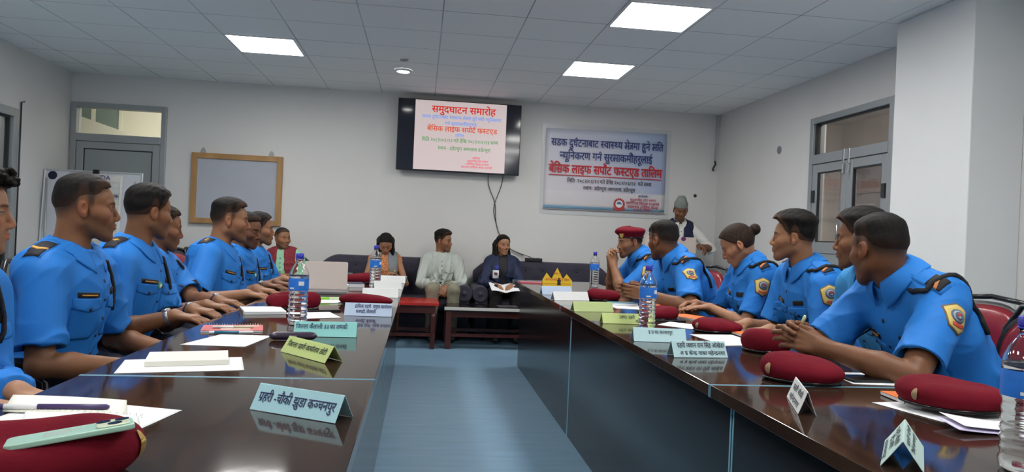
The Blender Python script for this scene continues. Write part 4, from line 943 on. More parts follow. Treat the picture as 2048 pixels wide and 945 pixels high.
M_skin = attr_mat('skin', .48, spec=.35, bump=(220, .05), sss=.08); M_hair = attr_mat('hair', .62, spec=.15, bump=(260, .35))
M_shirt = mat('police_blue_cloth', (.020, .188, .60), .62, spec=.25, bump=(26, .10), noise=(5, .05))
M_shirt2 = mat('police_pale_blue_cloth', (.05, .30, .66), .62, spec=.25, bump=(26, .10))
M_navy = mat('navy_trousers', (.010, .013, .030), .7); M_shoe = mat('black_shoe', (.01, .01, .01), .3)
M_epau = mat('epaulette_navy', (.006, .007, .014), .7); M_gold2 = mat('gold_braid', (.62, .32, .05), .5); M_orst = mat('orange_braid', (.60, .20, .06), .6)
M_pyel = mat('patch_yellow', (.62, .47, .14), .7); M_pdark = mat('patch_border', (.12, .09, .05), .7); M_pblue = mat('patch_blue', (.07, .11, .20), .7); M_pgrey = mat('patch_grey', (.32, .38, .42), .7); M_pred = mat('patch_red', (.50, .05, .03), .7)
M_tag = mat('name_tag_black', (.01, .01, .01), .3); M_cord = mat('black_cord', (.006, .006, .008), .5, bump=(300, .5)); M_button = mat('dark_button', (.01, .02, .05), .35)
M_steel = mat('watch_steel', (.35, .35, .36), .3, metal=.8)

# ---------------------------------------------------------------- head
def ybands(y, pts): return np.interp(y, [p[0] for p in pts], [p[1] for p in pts])
HAIRLINE = [(-.13, -.048), (-.105, -.046), (-.08, -.042), (-.055, -.032), (-.034, -.012), (-.022, .022), (-.008, .030), (.002, .018), (.008, -.004), (.020, -.002), (.026, .026), (.040, .040), (.052, .058), (.066, .074), (.082, .086), (.12, .092)]
HAIRMESH = [(-.13, -.016), (-.09, -.012), (-.05, .006), (-.02, .040), (.0, .048), (.02, .046), (.035, .054), (.05, .066), (.066, .078), (.082, .088), (.12, .094)]
HAIRLINE_F = [(-.13, -.07), (-.09, -.07), (-.04, -.04), (-.02, .0), (-.008, .02), (.004, .02), (.012, .0), (.026, .02), (.04, .036), (.055, .058), (.07, .08), (.085, .094), (.12, .10)]
def head_prims(sp):
    w = sp.get('fw', 1.0); ch = sp.get('chub', 0.0); fem = sp.get('fem', 0); ns = sp.get('nose', 1.0)
    cran = [('el', A3(0, -.013, .030), EYE, (.076*w, .0905, .087)), ('el', A3(0, .028, .034), EYE, (.062*w, .058, .054))]
    face = [('el', A3(0, .034, -.030), EYE, ((.058+.010*ch)*w, .055, .074)),
            ('rc', A3(0, .070, -.098), A3(0, .072, -.101), .021-.003*fem, .021-.003*fem)]
    for s in (-1, 1):
        face += [('rc', A3(s*(.044+.006*ch)*w, -.006, -.050), A3(s*.016, .060, -.093), .020+.006*ch, .019+.003*ch), ('rc', A3(s*.042*w, .056, -.022), A3(s*.050*w, .03, -.015), .024+.004*ch, .022)]
    fine = [('el', A3(0, .076, -.060), EYE, (.028, .021, .028))]
    nose = [('rc', A3(0, .087, .008), A3(0, .1035*(.5+.5*ns)+.001, -.028), .0075, .0100), ('rc', A3(0, .098*(.5+.5*ns), -.034), A3(0, .1015*(.5+.5*ns), -.034), .0090, .0090)]
    for s in (-1, 1): nose += [('rc', A3(s*.011, .095, -.036), A3(s*.0125, .092, -.036), .0085, .008)]
    brow = [('rc', A3(s*.012, .083, .020), A3(s*.044*w, .066, .021), .0105-.003*fem, .010-.003*fem) for s in (-1, 1)]
    return cran, face, fine, nose, brow
def build_head(sp, hc, Mh, s, nbw, h):
    """vertices, quads and colours in world space"""
    nb = ((nbw-hc) @ Mh)/s; lo = np.minimum(A3(-.105, -.135, -.15), nb-.085); hi = np.maximum(A3(.105, .14, .13), nb+.085)
    F = Field(lo, hi, h/s); cran, face, fine, nose, brow = head_prims(sp); w = sp.get('fw', 1.0); fem = sp.get('fem', 0)
    nr = .050 if fem else .057
    for p in cran: F.add(p, .03)
    for p in face: F.add(p, .022)
    F.add(('rc', A3(0, -.030, -.035), nb*.75+A3(0, -.028, -.035)*.25, nr, nr), .025); F.add(('rc', nb*.75+A3(0, -.028, -.035)*.25, nb, nr, nr+.012), .03)
    for p in fine: F.add(p, .014)
    for p in brow: F.add(p, .012)
    for s_ in (-1, 1): F.sub(('rc', A3(s_*.028, .104, .003), A3(s_*.038, .098, .003), .0205, .0205), .012)
    for p in nose: F.add(p, .008)
    for s_ in (-1, 1):
        F.add(('el', A3(s_*.0315, .0705, .002), EYE, (.0145, .0142, .0125)), .004)
        F.add(('rc', A3(s_*.019, .079, .0085), A3(s_*.043, .073, .0075), .0042, .004), .004)      # upper lid
        F.sub(('rc', A3(s_*.0065, .100, -.044), A3(s_*.0065, .097, -.040), .0032, .003), .003)
    mo = sp.get('mouth', 0)
    for s_ in (-1, 1):
        F.add(('rc', A3(0, .0955, -.0575), A3(s_*.021, .085, -.0605+mo*.003), .0058, .0035), .004); F.add(('rc', A3(0, .0945, -.0685), A3(s_*.019, .084, -.0635+mo*.003), .0068, .0035), .004)
        F.sub(('rc', A3(0, .1035, -.0628), A3(s_*.022, .0905, -.0615+mo*.003), .0030, .0022), .003)
        ew = .0775*w; R = [(math.cos(.35), s_*-math.sin(.35), 0), (s_*math.sin(.35), math.cos(.35), 0), (0, 0, 1)]
        F.add(('el', A3(s_*(ew+.004), -.012, -.002), R, (.0080, .0172, .0285)), .005); F.add(('el', A3(s_*(ew+.002), -.006, -.026), R, (.008, .010, .013)), .005)
        F.sub(('el', A3(s_*(ew+.0125), -.006, .001), R, (.0062, .0092, .0170)), .004)
    V, Q = F.mesh()
    # colour from the place on the face
    sk = np.asarray(sp['skin']); x, y, z = V.T; ax_ = np.abs(x)
    n = np.array([mnoise.noise(Vector(v)*28) for v in V[::1]]) if False else (np.sin(x*61+y*47)*np.sin(z*53+x*31)*.5)
    C = np.tile(sk, (len(V), 1))*(1+.06*n)[:, None]
    red = np.clip(np.exp(-((ax_-.042)/.02)**2-((z+.02)/.025)**2)*sm(y, .02, .06)+np.exp(-(ax_/.016)**2-((z+.034)/.014)**2)*sm(y, .08, .1)+.8*np.exp(-((ax_-.085)/.012)**2), 0, 1)
    C = lerp(C, sk*A3(1.22, .86, .80), .6*red)
    if not fem:
        st = sm(-z, .035, .06)*sm(y, -.03, .03)*(1-sm(-z, .13, .16))*sp.get('beard', .35); C = lerp(C, A3(.045, .034, .03), st)
        mu = np.exp(-((z+.049)/.006)**2)*sm(y, .07, .085)*sm(-ax_, -.03, -.02)*sp.get('mous', .3); C = lerp(C, A3(.02, .015, .013), mu)
        hl = ybands(y, HAIRLINE); fade = sm(z-hl, -.016, .042)*(1-sm(ax_, .081, .086)*sm(-np.abs(z), -.04, -.03)); C = lerp(C, A3(.018, .014, .012), .88*fade*sp.get('fade', 1))
    lips = sm(.0245-ax_, 0, .004)*np.exp(-((z+.063)/.0075)**4)*sm(y, .080, .086); C = lerp(C, np.asarray(sp.get('lip', (sk*A3(1.02, .62, .60)).tolist())), .8*lips)
    br = np.exp(-((z-.0235+.10*np.maximum(ax_-.034, 0)-.0)/.0042)**2)*sm(ax_, .010, .015)*sm(-ax_, -.052, -.044)*sm(y, .05, .06); C = lerp(C, A3(.012, .009, .008), (.6 if fem else .92)*br)
    dx, dz = ax_-.0315, z-.002
    open_ = sp.get('open', .72); gaze = sp.get('gaze', 0.0)
    ey = (np.hypot(dx/.0125, dz/(.0056*open_+.0005)) < 1) & (y > .070)
    C[ey] = A3(.24, .22, .205); ir = ey & (np.hypot(x-np.sign(x)*.0315-gaze*.004, dz) < .0052); C[ir] = A3(.010, .007, .006)
    lash = (np.abs(dz-.0058*open_) < .0016) & (np.abs(dx) < .0135) & (y > .066); C[lash] = A3(.012, .01, .009)
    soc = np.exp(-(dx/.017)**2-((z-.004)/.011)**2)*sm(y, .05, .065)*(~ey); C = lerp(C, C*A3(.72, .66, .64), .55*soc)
    return (V*s) @ Mh.T+hc, Q, np.clip(C, .001, 1)
def build_hair(sp, hc, Mh, s, h):
    st = sp.get('hair', 'short'); w = sp.get('fw', 1.0)
    if st == 'none': return None
    lo, hi = A3(-.16, -.20, -.20), A3(.16, .16, .16)
    if st == 'long': lo = A3(-.2, -.24, -.46); hi = A3(.2, .30, .16)
    F = Field(lo, hi, h/s); cran, face, *_ = head_prims(sp)
    for p in cran: F.add(p, .03)
    for p in face[:1]: F.add(p, .02)
    X, Y, Z = F.P(); AX = np.abs(X)
    if st in ('short', 'full', 'curly', 'capped'):
        hl = ybands(Y, HAIRMESH if st == 'short' else HAIRLINE if st == 'capped' else HAIRLINE_F); hl = hl+.014*sm(AX, .03, .055)*sm(Y, .03, .06)
        if st != 'curly': hl = hl+(0 if st == 'short' else .010)*(1-sm(Y, .015, .05))
        top = sm(Z, .045, .105); th = .0004+.0040*sm(Z-hl, 0, .035)
        amp = dict(short=sp.get('top', .013), full=sp.get('top', .024), curly=.022, capped=.004)[st]
        th = th+amp*top*(1+.25*sm(Y, -.02, .07)) + (.006*sm(Z, .0, .05) if st in ('full', 'curly') else 0)
        nz = np.sin(X*210+Y*60+4*np.sin(Z*40))*np.sin(Y*90+X*40)*.0010*(.25+top)*(1.3 if st != 'short' else .7)
        F.d = F.d-(th+nz).astype(f32); F.cut((hl-Z)*.8)
        F.cut(np.where(np.abs(Y+.012) < .03, 1, 0)*np.where(Z < .028, 1, 0)*(.0+(AX-.0795*w))-1*(1-np.where(np.abs(Y+.012) < .03, 1, 0)*np.where(Z < .028, 1, 0)))
        if st == 'curly':
            rr = random.Random(5)
            for k in range(260):
                a = rr.uniform(0, 2*PI); e = rr.uniform(.15, 1.45); r0 = rr.uniform(1.10, 1.27); c = A3(.078*math.cos(a)*math.cos(e)*r0, -.014+.10*math.sin(a)*math.cos(e)*r0, .035+.092*math.sin(e)*r0)
                if c[1] > .05 and c[2] < .085: c[2] += .035
                F.add(('rc', c, c+A3(rr.uniform(-.012, .012), rr.uniform(-.012, .012), rr.uniform(-.006, .01)), rr.uniform(.008, .013), .008), .004)
    else:
        hl = ybands(Y, [(-.14, -.09), (-.08, -.085), (-.04, -.05), (-.015, .0), (.0, .012), (.02, .022), (.04, .045), (.06, .070), (.075, .086), (.09, .096), (.13, .10)])
        part = .004*np.exp(-((X-.012)/.006)**2)
        th = .009+.006*sm(Z, .05, .1)+.0005*np.sin(np.arctan2(X, Z-.02)*60+Y*30)-part*sm(Y, -.02, .03)
        F.d = F.d-th.astype(f32); F.cut((hl-Z)*.8)
        if st == 'bun':
            c = A3(0, -.132, .040)
            F.add(('el', c, EYE, (.036, .030, .034)), .008); F.add(('rc', A3(0, -.09, .03), c, .030, .024), .015)
        if st == 'long':
            g = (A3(0, 0, -1) @ Mh); fwd = sp.get('fallf', .05)
            for sx in (-1, 1):
                for q in range(3):
                    a = A3(sx*(.068+.004*q), -.020-.025*q, .06-.01*q); b = A3(sx*(.081+.004*q), -.018-.03*q, .0)
                    c = b+g*.11+A3(sx*.002, fwd*.4, 0); d = c+g*.13+A3(-sx*.004, fwd*.9*(1-.3*q), 0); e = d+g*sp.get('tail', .08)
                    for (p0, p1, r0, r1) in ((a, b, .016, .015), (b, c, .015, .018), (c, d, .019, .018), (d, e, .018, .008)): F.add(('rc', p0, p1, r0, r1), .016)
            b = A3(0, -.075, -.02); c = b+g*.16+A3(0, -.02, 0); F.add(('rc', A3(0, -.06, .02), b, .055, .052), .02); F.add(('rc', b, c, .052, .045), .02)
    V, Q = F.mesh(); x, y, z = V.T
    base = np.asarray(sp.get('hcol', (.010, .0085, .008))); C = np.tile(base, (len(V), 1))*(1+.35*np.sin(x*310+z*90+y*40)*np.sin(y*230))[:, None]
    if st in ('short', 'full', 'capped'):
        hl = ybands(y, HAIRLINE); lowf = 1-sm(z-hl, .03, .085 if st == 'short' else .045); C = lerp(C, np.asarray(sp['skin'])*.30+.008, .60*lowf*sp.get('fade', 1))
    if sp.get('grey'): C = lerp(C, A3(.09, .09, .09), sp['grey']*(.5+.5*np.sin(x*400)*np.sin(y*300)))
    return (V*s) @ Mh.T+hc, Q, np.clip(C, .001, 1)

# ---------------------------------------------------------------- hand
def hand_prims(W_, d, n, side, curl=.5, spread=1.0, s=1.0, thumb=.5):
    d = d/np.linalg.norm(d); n = n-d*(n @ d); n = n/np.linalg.norm(n); t = np.cross(d, n)*(1 if side > 0 else -1)
    offs = [.027, .0085, -.010, -.0265]; rad = [.0088, .0092, .0088, .0078]; kd = [.090, .093, .088, .079]
    segs = [(.044, .026, .021), (.048, .029, .022), (.044, .027, .021), (.034, .021, .018)]; palm = []; fing = []
    for i in range(4):
        k = W_+(d*kd[i]+t*offs[i]*spread)*s
        palm.append(('rc', W_+(d*.012+t*offs[i]*.55)*s, k, .0150*s, .0112*s))
        cu = curl[i] if isinstance(curl, (list, tuple)) else curl
        p = k; ang = 0; ch = []
        for j, L in enumerate(segs[i]):
            ang += cu*(.75, 1.0, .7)[j]; dd = d*math.cos(ang)+n*math.sin(ang)+t*offs[i]*1.6*spread*(1-min(1, cu)); dd /= np.linalg.norm(dd)
            q = p+dd*L*s; ch.append(('rc', p, q, rad[i]*(1-.08*j)*s, rad[i]*(.94-.10*j)*s)); p = q
        fing.append(ch)
    b = W_+(d*.018+t*.017+n*.006)*s; m = W_+(d*.052+t*(.046-.012*thumb)+n*(.012+.014*thumb))*s
    e = m+(d*.028+t*(.012-.022*thumb)+n*.008)*s; g = e+(d*.022+t*(.004-.014*thumb)+n*.002)*s
    palm.append(('rc', b, m, .0155*s, .0118*s)); fing.append([('rc', m, e, .0112*s, .0100*s), ('rc', e, g, .0098*s, .0080*s)])
    return palm, fing
def ik(S_, W_, a, b, pole):
    d = W_-S_; L = np.linalg.norm(d); L2 = min(L, (a+b)*.995); u = d/L; x = (a*a-b*b+L2*L2)/(2*L2); y = math.sqrt(max(1e-6, a*a-x*x))
    p = pole-u*(pole @ u); p /= np.linalg.norm(p); return S_+u*x+p*y
def look(bear, pitch=0, tilt=0):
    b, p = math.radians(bear), math.radians(pitch); f = A3(math.sin(b)*math.cos(p), math.cos(b)*math.cos(p), -math.sin(p)); r = A3(math.cos(b), -math.sin(b), 0); u = np.cross(r, f)
    t = math.radians(tilt); r2 = r*math.cos(t)+u*math.sin(t); u2 = np.cross(r2, f); return np.stack([r2, f, u2], 1)

class Fig: pass
def wrinkle(V, N, seed, amp, freq=1.0, H=None, u=None):
    """cloth folds: warped ridges, deeper near the waist and armpits"""
    r = np.random.RandomState(seed); W_ = np.zeros(len(V)); wp = V+.02*np.sin(V[:, [1, 2, 0]]*18+r.rand(3)*6)
    for k in range(6):
        d = r.randn(3); d /= np.linalg.norm(d); ph = r.rand()*6; fr = freq*(26+26*r.rand())
        env = np.clip(np.sin(wp @ (r.randn(3)*9)+r.rand()*6), 0, 1)
        W_ += env*(1-np.abs(np.sin(wp @ d*fr+ph)))**1.5
    if H is not None:
        t = (V-H) @ u; W_ *= .45+1.3*np.exp(-((t-.10)/.12)**2)
    return V+N*(amp*(W_-.5))[:, None]
class Surf:
    """finds the cloth surface so badges and seams lie on it"""
    def __init__(s, V, Q): s.b = BVHTree.FromPolygons([tuple(v) for v in V], [tuple(int(i) for i in q) for q in Q])
    def hit(s, p, n, lift):
        p, n = Vector(p), Vector(n).normalized(); r = s.b.ray_cast(p+n*.10, -n, .22)
        if r[0] is None:
            r = s.b.find_nearest(p); return r[0]+r[1]*lift if r[0] is not None else p
        return r[0]+n*lift
    def near(s, p, lift):
        r = s.b.find_nearest(Vector(p)); return r[0]+r[1]*lift
def decal(mb, sf, c, n, up, poly, lift, m=0, rings=4, dens=3):
    """a star-shaped patch draped on the cloth; poly in metres about c"""
    n = np.asarray(n, float); n /= np.linalg.norm(n); up = np.asarray(up, float); up = up-n*(up @ n); up /= np.linalg.norm(up); rt = np.cross(up, n)
    out = []
    for i in range(len(poly)):
        a, b = np.array(poly[i]), np.array(poly[(i+1) % len(poly)])
        for k in range(dens): out.append(a+(b-a)*k/dens)
    cen = np.mean(out, 0); N_ = len(out); vs = [sf.hit(c+rt*cen[0]+up*cen[1], n, lift)]; fs = []
    for k in range(1, rings+1):
        for o in out: q = cen+(o-cen)*k/rings; vs.append(sf.hit(c+rt*q[0]+up*q[1], n, lift))
    for o in out: vs.append(sf.hit(c+rt*o[0]+up*o[1], n, -.003))
    for j in range(N_):
        fs.append((0, 1+j, 1+(j+1) % N_))
        for k in range(rings): a = 1+k*N_; fs.append((a+j, a+N_+j, a+N_+(j+1) % N_, a+(j+1) % N_))
    mb.add(vs, fs, m)
def rectp(w, h): return [(-w/2, -h/2), (w/2, -h/2), (w/2, h/2), (-w/2, h/2)]
def circ(r, x=0, y=0, n=12): return [(x+r*math.cos(2*PI*k/n), y+r*math.sin(2*PI*k/n)) for k in range(n)]

def person(label, hip, tb, head, hb, hp=0, ht=0, s=1.0, skin=(.22, .105, .058), outfit='uniform', wr=None, wl=None, er=None, el=None, hr=None, hl=None,
           hz=.60, fh=.0035, belly=0.0, fem=0, bh=.006, legs=True, stand=False, seed=1, tag_=True, **sp):
    """hip (x, y); tb torso bearing; head centre; hb/hp/ht head bearing, pitch down, tilt; wr/wl wrists; er/el elbow poles; hr/hl = (finger dir, palm normal, curl, thumb)"""
    sp['skin'] = skin; sp['fem'] = fem; g = Fig(); base = A3(hip[0], hip[1], 0)
    root = thing('person', label, 'person', tuple(base)); g.root = root
    H = A3(hip[0], hip[1], hz); hc = A3(*head); Mh = look(hb, hp, ht); b = math.radians(tb)
    r = A3(math.cos(b), -math.sin(b), 0); f0 = A3(math.sin(b), math.cos(b), 0)
    up0 = (hc-H)/np.linalg.norm(hc-H)
    Nb = hc-s*(.150*sp.get('nk', 1.0)*(.75*up0+.25*Mh[:, 2])+.022*(.5*Mh[:, 1]+.5*f0)) - A3(0, 0, .012)
    u = Nb-H; Ln = np.linalg.norm(u); u /= Ln; r = r-u*(r @ u); r /= np.linalg.norm(r); f = np.cross(u, r)
    P = lambda t, fx=0, rx=0: H+u*Ln*t+f*fx+r*rx
    R = [tuple(r), tuple(f), tuple(u)]; wd = (.86 if fem else 1.0)*s; g.P, g.r, g.f, g.u, g.Ln, g.H = P, r, f, u, Ln, H
    torso = [('el', P(.03), R, (.170*wd+.01*fem, .120*s, .13*s)), ('el', P(.30, .012+belly*.5), R, ((.143+belly*.5)*wd, .108*s+belly, .17*s)),
             ('el', P(.62, .008), R, (.166*wd, .124*s, .175*s)), ('rc', P(.855, -.012, -.135*wd), P(.855, -.012, .135*wd), .062*s, .062*s)]
    for q in (-1, 1): torso.append(('rc', P(1.0, -.01, q*.025), P(.885, -.012, q*.125*wd), .050*s, .046*s))
    if fem: torso += [('rc', P(.60, .075, q*.062), P(.62, .06, q*.06), .062*s, .06*s) for q in (-1, 1)]
    g.torso = torso; vest_torso = torso
    a_, b_ = .285*s*(.94 if fem else 1), .245*s*(.94 if fem else 1); ar = (.80 if fem else 1.0)*s
    arms = {}
    for q, W_, pole, hd in ((1, wr, er, hr), (-1, wl, el, hl)):
        W_ = A3(*W_) if W_ is not None else P(.05, .25, q*.12)
        S_ = P(.845, .0, q*.172*wd); tow = W_-S_; S_ = S_+f*.025*max(0, min(1, (tow @ f)/.3))
        E_ = ik(S_, W_, a_, b_, A3(*pole) if pole is not None else (-u*.8+r*q*.5-f*.3))
        fa = W_-E_; fl = np.linalg.norm(fa); W_ = E_+fa/fl*min(fl, b_*1.08)
        arms[q] = (S_, E_, W_, hd)
    g.arms = arms
    # --- body: one skin from crown to fingertips
    Vs, Qs, Cs = [], [], []; o = 0
    def join(V, Q, C):
        nonlocal o
        Vs.append(V); Qs.append(Q+o); Cs.append(C); o += len(V)
    V, Q, C = build_head(sp, hc, Mh, s*.945, Nb-u*.02, fh); join(V, Q, C); g.headV = None
    sk = np.asarray(skin)
    for q, (S_, E_, W_, hd) in arms.items():
        d, n, cu, th = hd if hd is not None else (W_-E_, -u, .5, .5)
        d, n = np.asarray(d, float), np.asarray(n, float)
        palm, fing = hand_prims(W_, d, n, q, cu, s=s*(.9 if fem else 1), thumb=th); allp = palm+[x for c in fing for x in c]
        lo = np.min([pbox(p)[0] for p in allp]+[S_-.07, E_-.07, W_-.05], 0)-.02; hi = np.max([pbox(p)[1] for p in allp]+[S_+.07, E_+.07, W_+.05], 0)+.02
        F = Field(lo, hi, min(fh*1.05, .0042))
        F.add(('rc', S_, E_, .050*ar, .040*ar), .01); mid = E_+(W_-E_)*.35
        F.add(('rc', E_, mid, .040*ar, .041*ar), .012); F.add(('rc', mid, W_, .041*ar, .0265*ar), .015)
        F2 = Field(lo, hi, F.h)
        for p in palm: F2.add(p, .010)
        F2.add(('rc', W_, W_+d/np.linalg.norm(d)*.02, .0245*ar, .022*ar), .012)
        for c in fing:
            F3 = Field(np.min([pbox(p)[0] for p in c], 0)-.02, np.max([pbox(p)[1] for p in c], 0)+.02, F.h)
            for p in c: F2.add(p, .0035)
        F.d = smin(F.d, F2.d, .014); V, Q = F.mesh()
        C = np.tile(sk, (len(V), 1))*(1+.05*np.sin(V[:, 0]*70)*np.sin(V[:, 2]*60+V[:, 1]*50))[:, None]
        tips = [c[-1][2] for c in fing]
        for t_ in tips: C = lerp(C, sk*A3(1.35, 1.2, 1.2), .5*np.exp(-(np.linalg.norm(V-t_, axis=1)/.009)**2))
        for c in fing:
            for p in c[:-1]: C = lerp(C, sk*A3(.8, .72, .7), .35*np.exp(-(np.linalg.norm(V-p[2], axis=1)/.008)**2))
        join(V, Q, C)
    F = Field(H-.5 if False else np.minimum(H, Nb)-A3(.32, .32, .25), np.maximum(H, Nb)+A3(.32, .32, .12), .014)
    for p in torso: F.add(p, .05, -.012)
    V, Q = F.mesh(); join(V, Q, np.tile(sk, (len(V), 1)))
    # legs
    legp = []
    for q in (-1, 1):
        hj = H+r*q*.088-A3(0, 0, .01)
        if stand: kn = A3(hj[0], hj[1], .47)+f0*.02; an = A3(hj[0], hj[1], .09)
        else:
            kn = hj+f0*.40*s+r*q*.02; kn[2] = .535; an = kn-f0*.04; an[2] = .09
        legp.append((hj, kn, an))
    g.legs = legp
    F = Field(np.min([np.minimum(np.minimum(*l[:2]), l[2]) for l in legp], 0)-.13, np.max([np.maximum(np.maximum(*l[:2]), l[2]) for l in legp], 0)+.13, .014)
    for (hj, kn, an) in legp: F.add(('rc', hj, kn, .070, .050), .02); F.add(('rc', kn, an, .048, .033), .02)
    V, Q = F.mesh(); join(V, Q, np.tile(sk, (len(V), 1)))
    g.body = np_mesh('body', np.concatenate(Vs), np.concatenate(Qs), M_skin, root, np.concatenate(Cs), base)
    hh = build_hair(sp, hc, Mh, s*.945, fh*1.1)
    if hh is not None: g.hair = np_mesh('hair', hh[0], hh[1], M_hair, root, hh[2], base)
    g.hc, g.Mh, g.s, g.base, g.Nb, g.fem, g.bh, g.wd, g.belly, g.seed, g.stand, g.f0 = hc, Mh, s, base, Nb, fem, bh, wd, belly, seed, stand, f0
    g.up = .7*u+.3*(hc-Nb)/np.linalg.norm(hc-Nb); g.up /= np.linalg.norm(g.up)
    return g
def garment(g, name, m, off, sleeve=None, hem=.0, prims=None, k=.045, opening=None, amp=.008, top=None, vneck=None, sl_off=.014, armhole=None):
    """sleeve: fraction of the arm covered (1 = elbow, 2 = wrist)"""
    pr = list(prims if prims is not None else g.torso); H, u, f, r = g.H, g.u, g.f, g.r
    lo = np.minimum(H, g.Nb)-A3(.34, .34, .26); hi = np.maximum(H, g.Nb)+A3(.34, .34, .12)
    if sleeve:
        for q, (S_, E_, W_, _) in g.arms.items(): lo = np.minimum(lo, np.minimum(np.minimum(S_, E_), W_)-.09); hi = np.maximum(hi, np.maximum(np.maximum(S_, E_), W_)+.09)
    F = Field(lo, hi, g.bh)
    for p in pr: F.add(p, k, off)
    X, Y, Z = F.P(); T = (X-H[0])*u[0]+(Y-H[1])*u[1]+(Z-H[2])*u[2]
    F.cut(-(T-hem*g.Ln))
    if top is not None: F.cut(T-top*g.Ln)
    if sleeve:
        ar = (.82 if g.fem else 1)*g.s
        for q, (S_, E_, W_, _) in g.arms.items():
            a = g.P(.85, -.008, q*.12*g.wd)
            if sleeve <= 1:
                e = S_+(E_-S_)*sleeve; F.add(('rf', S_, e, (.050+sl_off)*ar, (.047+sl_off*1.25)*ar), .035); F.sub(('rc', S_+(e-S_)*.82, e+(e-S_)*.08, .041*ar+.004, (.041+sl_off)*ar), .003)
            else:
                F.add(('rc', S_, E_, (.050+sl_off)*ar, (.042+sl_off)*ar), .035); e = E_+(W_-E_)*(sleeve-1); F.add(('rf', E_, e, (.042+sl_off)*ar, (.030+sl_off*.8)*ar), .012)
    if armhole: F.cut(np.minimum(np.abs((X-H[0])*r[0]+(Y-H[1])*r[1]+(Z-H[2])*r[2])-armhole, T-.42*g.Ln))
    up_ = .7*u+.3*(g.hc-g.Nb)/np.linalg.norm(g.hc-g.Nb); F.sub(('rc', g.Nb+up_*.030, g.Nb+up_*.14, .069*g.s*(.86 if g.fem else 1), .072*g.s), .006)
    if opening:                                             # open front: half width grows from the top down
        w0, w1 = opening; Xr = (X-H[0])*r[0]+(Y-H[1])*r[1]+(Z-H[2])*r[2]; Yf = (X-H[0])*f[0]+(Y-H[1])*f[1]+(Z-H[2])*f[2]
        tt = np.clip(T/g.Ln, 0, 1); half = w1+(w0-w1)*tt; F.cut(np.minimum(half-np.abs(Xr), Yf-.0))
    V, Q = F.mesh(); N = vnormals(V, Q); V = wrinkle(V, N, g.seed*7+len(name), amp, H=H, u=u); sf = Surf(V, Q)
    return np_mesh(name, V, Q, m, g.root, None, g.base), sf
def sub_mb(g, mb, name, mats, parent, smooth=True, solid=0):
    return mb.build(name, mats, parent, smooth=smooth, T=Matrix.Translation(Vector(-g.base)), solid=solid)
def collar(g, m, parent, sf, open_=.55, h=.046, r0=.0635, tip=.028, name='collar', off=0):
    """a folded shirt collar: stand round the neck, flap lying on the shirt, open in front"""
    c = g.Nb+g.u*.004; up = g.up; r = g.r; f = np.cross(up, r); f /= np.linalg.norm(f); s_ = g.s*(.86 if g.fem else 1)
    def ring(a, R_, z): return c+r*math.sin(a)*R_*s_+f*math.cos(a)*(R_*1.06-.004)*s_+up*z*s_
    def fn(uu, v):
        a = open_*.5+(2*PI-open_)*uu; fr = max(0, math.cos(a)); e = fr**3
        dz = -.026*e
        if v < .42:
            t = v/.42; p = ring(a, r0-.004*t*(1-e), -.012+(h+.012+dz)*t); return Vector(p)
        t = (v-.42)/.58; top = ring(a, r0+.004*math.sin(min(1, t*4)*PI/2), h+dz+.003*math.sin(min(1, t*3)*PI))
        edge = np.array(sf.near(ring(a, r0+.044+.010*e, -.006-.020*e-tip*e), .009)); edge = .80*edge+.20*ring(a, r0+.030, -.004-.02*e-tip*e)
        q = top+(edge-top)*t; q = q+(ring(a, 1.0, 0)-ring(a, 0, 0))*.0055*math.sin(t*PI); return Vector(q)
    return sub_mb(g, MB().grid(fn, 48, 15), name, m, parent, solid=.0034)
def placket(g, sf, shirt, m, n=6, w=.034, t0=.90, t1=.06, bm=None):
    mb = MB(); k = 16
    def fn(u_, v): t = t0+(t1-t0)*u_; return sf.hit(g.P(t, .12, (v-.5)*w), g.f, .0022 if .05 < v < .95 else -.002)
    mb.grid(fn, 26, 6); sub_mb(g, mb, 'placket', m, shirt)
    for i in range(n): mb = MB(); decal(mb, sf, g.P(t0-.06+(t1-t0+.08)*i/(n-1), .12, .0), g.f, g.u, circ(.0058), .0042, rings=2, dens=1); sub_mb(g, mb, 'button', bm or M_button, shirt)
def trousers(g, m, belt=None, shoe=M_shoe):
    H = g.H; pts = [p for l in g.legs for p in l]; F = Field(np.minimum(np.min(pts, 0)-.12, H-.24), np.maximum(np.max(pts, 0)+.12, H+.24), max(.008, g.bh))
    for p in g.torso[:2]: F.add(p, .04, .008)
    X, Y, Z = F.P(); T = (X-H[0])*g.u[0]+(Y-H[1])*g.u[1]+(Z-H[2])*g.u[2]; F.cut(T-.05)
    for hj, kn, an in g.legs: F.add(('rc', hj, kn, .092, .070), .03); F.add(('rf', kn, an, .068, .058), .02)
    V, Q = F.mesh(); V = wrinkle(V, vnormals(V, Q), g.seed+3, .004); np_mesh('trousers', V, Q, m, g.root, None, g.base)
    for hj, kn, an in g.legs:
        F = Field(an-A3(.2, .2, .1), an+A3(.2, .2, .08), .007); F.add(('rc', A3(an[0], an[1], .055), A3(*(an+g.f0*.13)[:2], .042), .046, .038), .02); F.add(('rc', A3(an[0], an[1], .05), A3(an[0], an[1], .12), .044, .042), .02)
        Xx, Yy, Zz = F.P(); F.cut(-(Zz-.002)+0*Xx+0*Yy); V, Q = F.mesh(); np_mesh('shoe', V, Q, shoe, g.root, None, g.base)
    if belt:
        F = Field(H-.26, H+.26, max(.005, g.bh*.8))
        for p in g.torso[:2]: F.add(p, .045, .020)
        X, Y, Z = F.P(); T = (X-H[0])*g.u[0]+(Y-H[1])*g.u[1]+(Z-H[2])*g.u[2]; F.cut(np.abs(T-.035)-.022); V, Q = F.mesh(); np_mesh('belt', V, Q, belt, g.root, None, g.base)
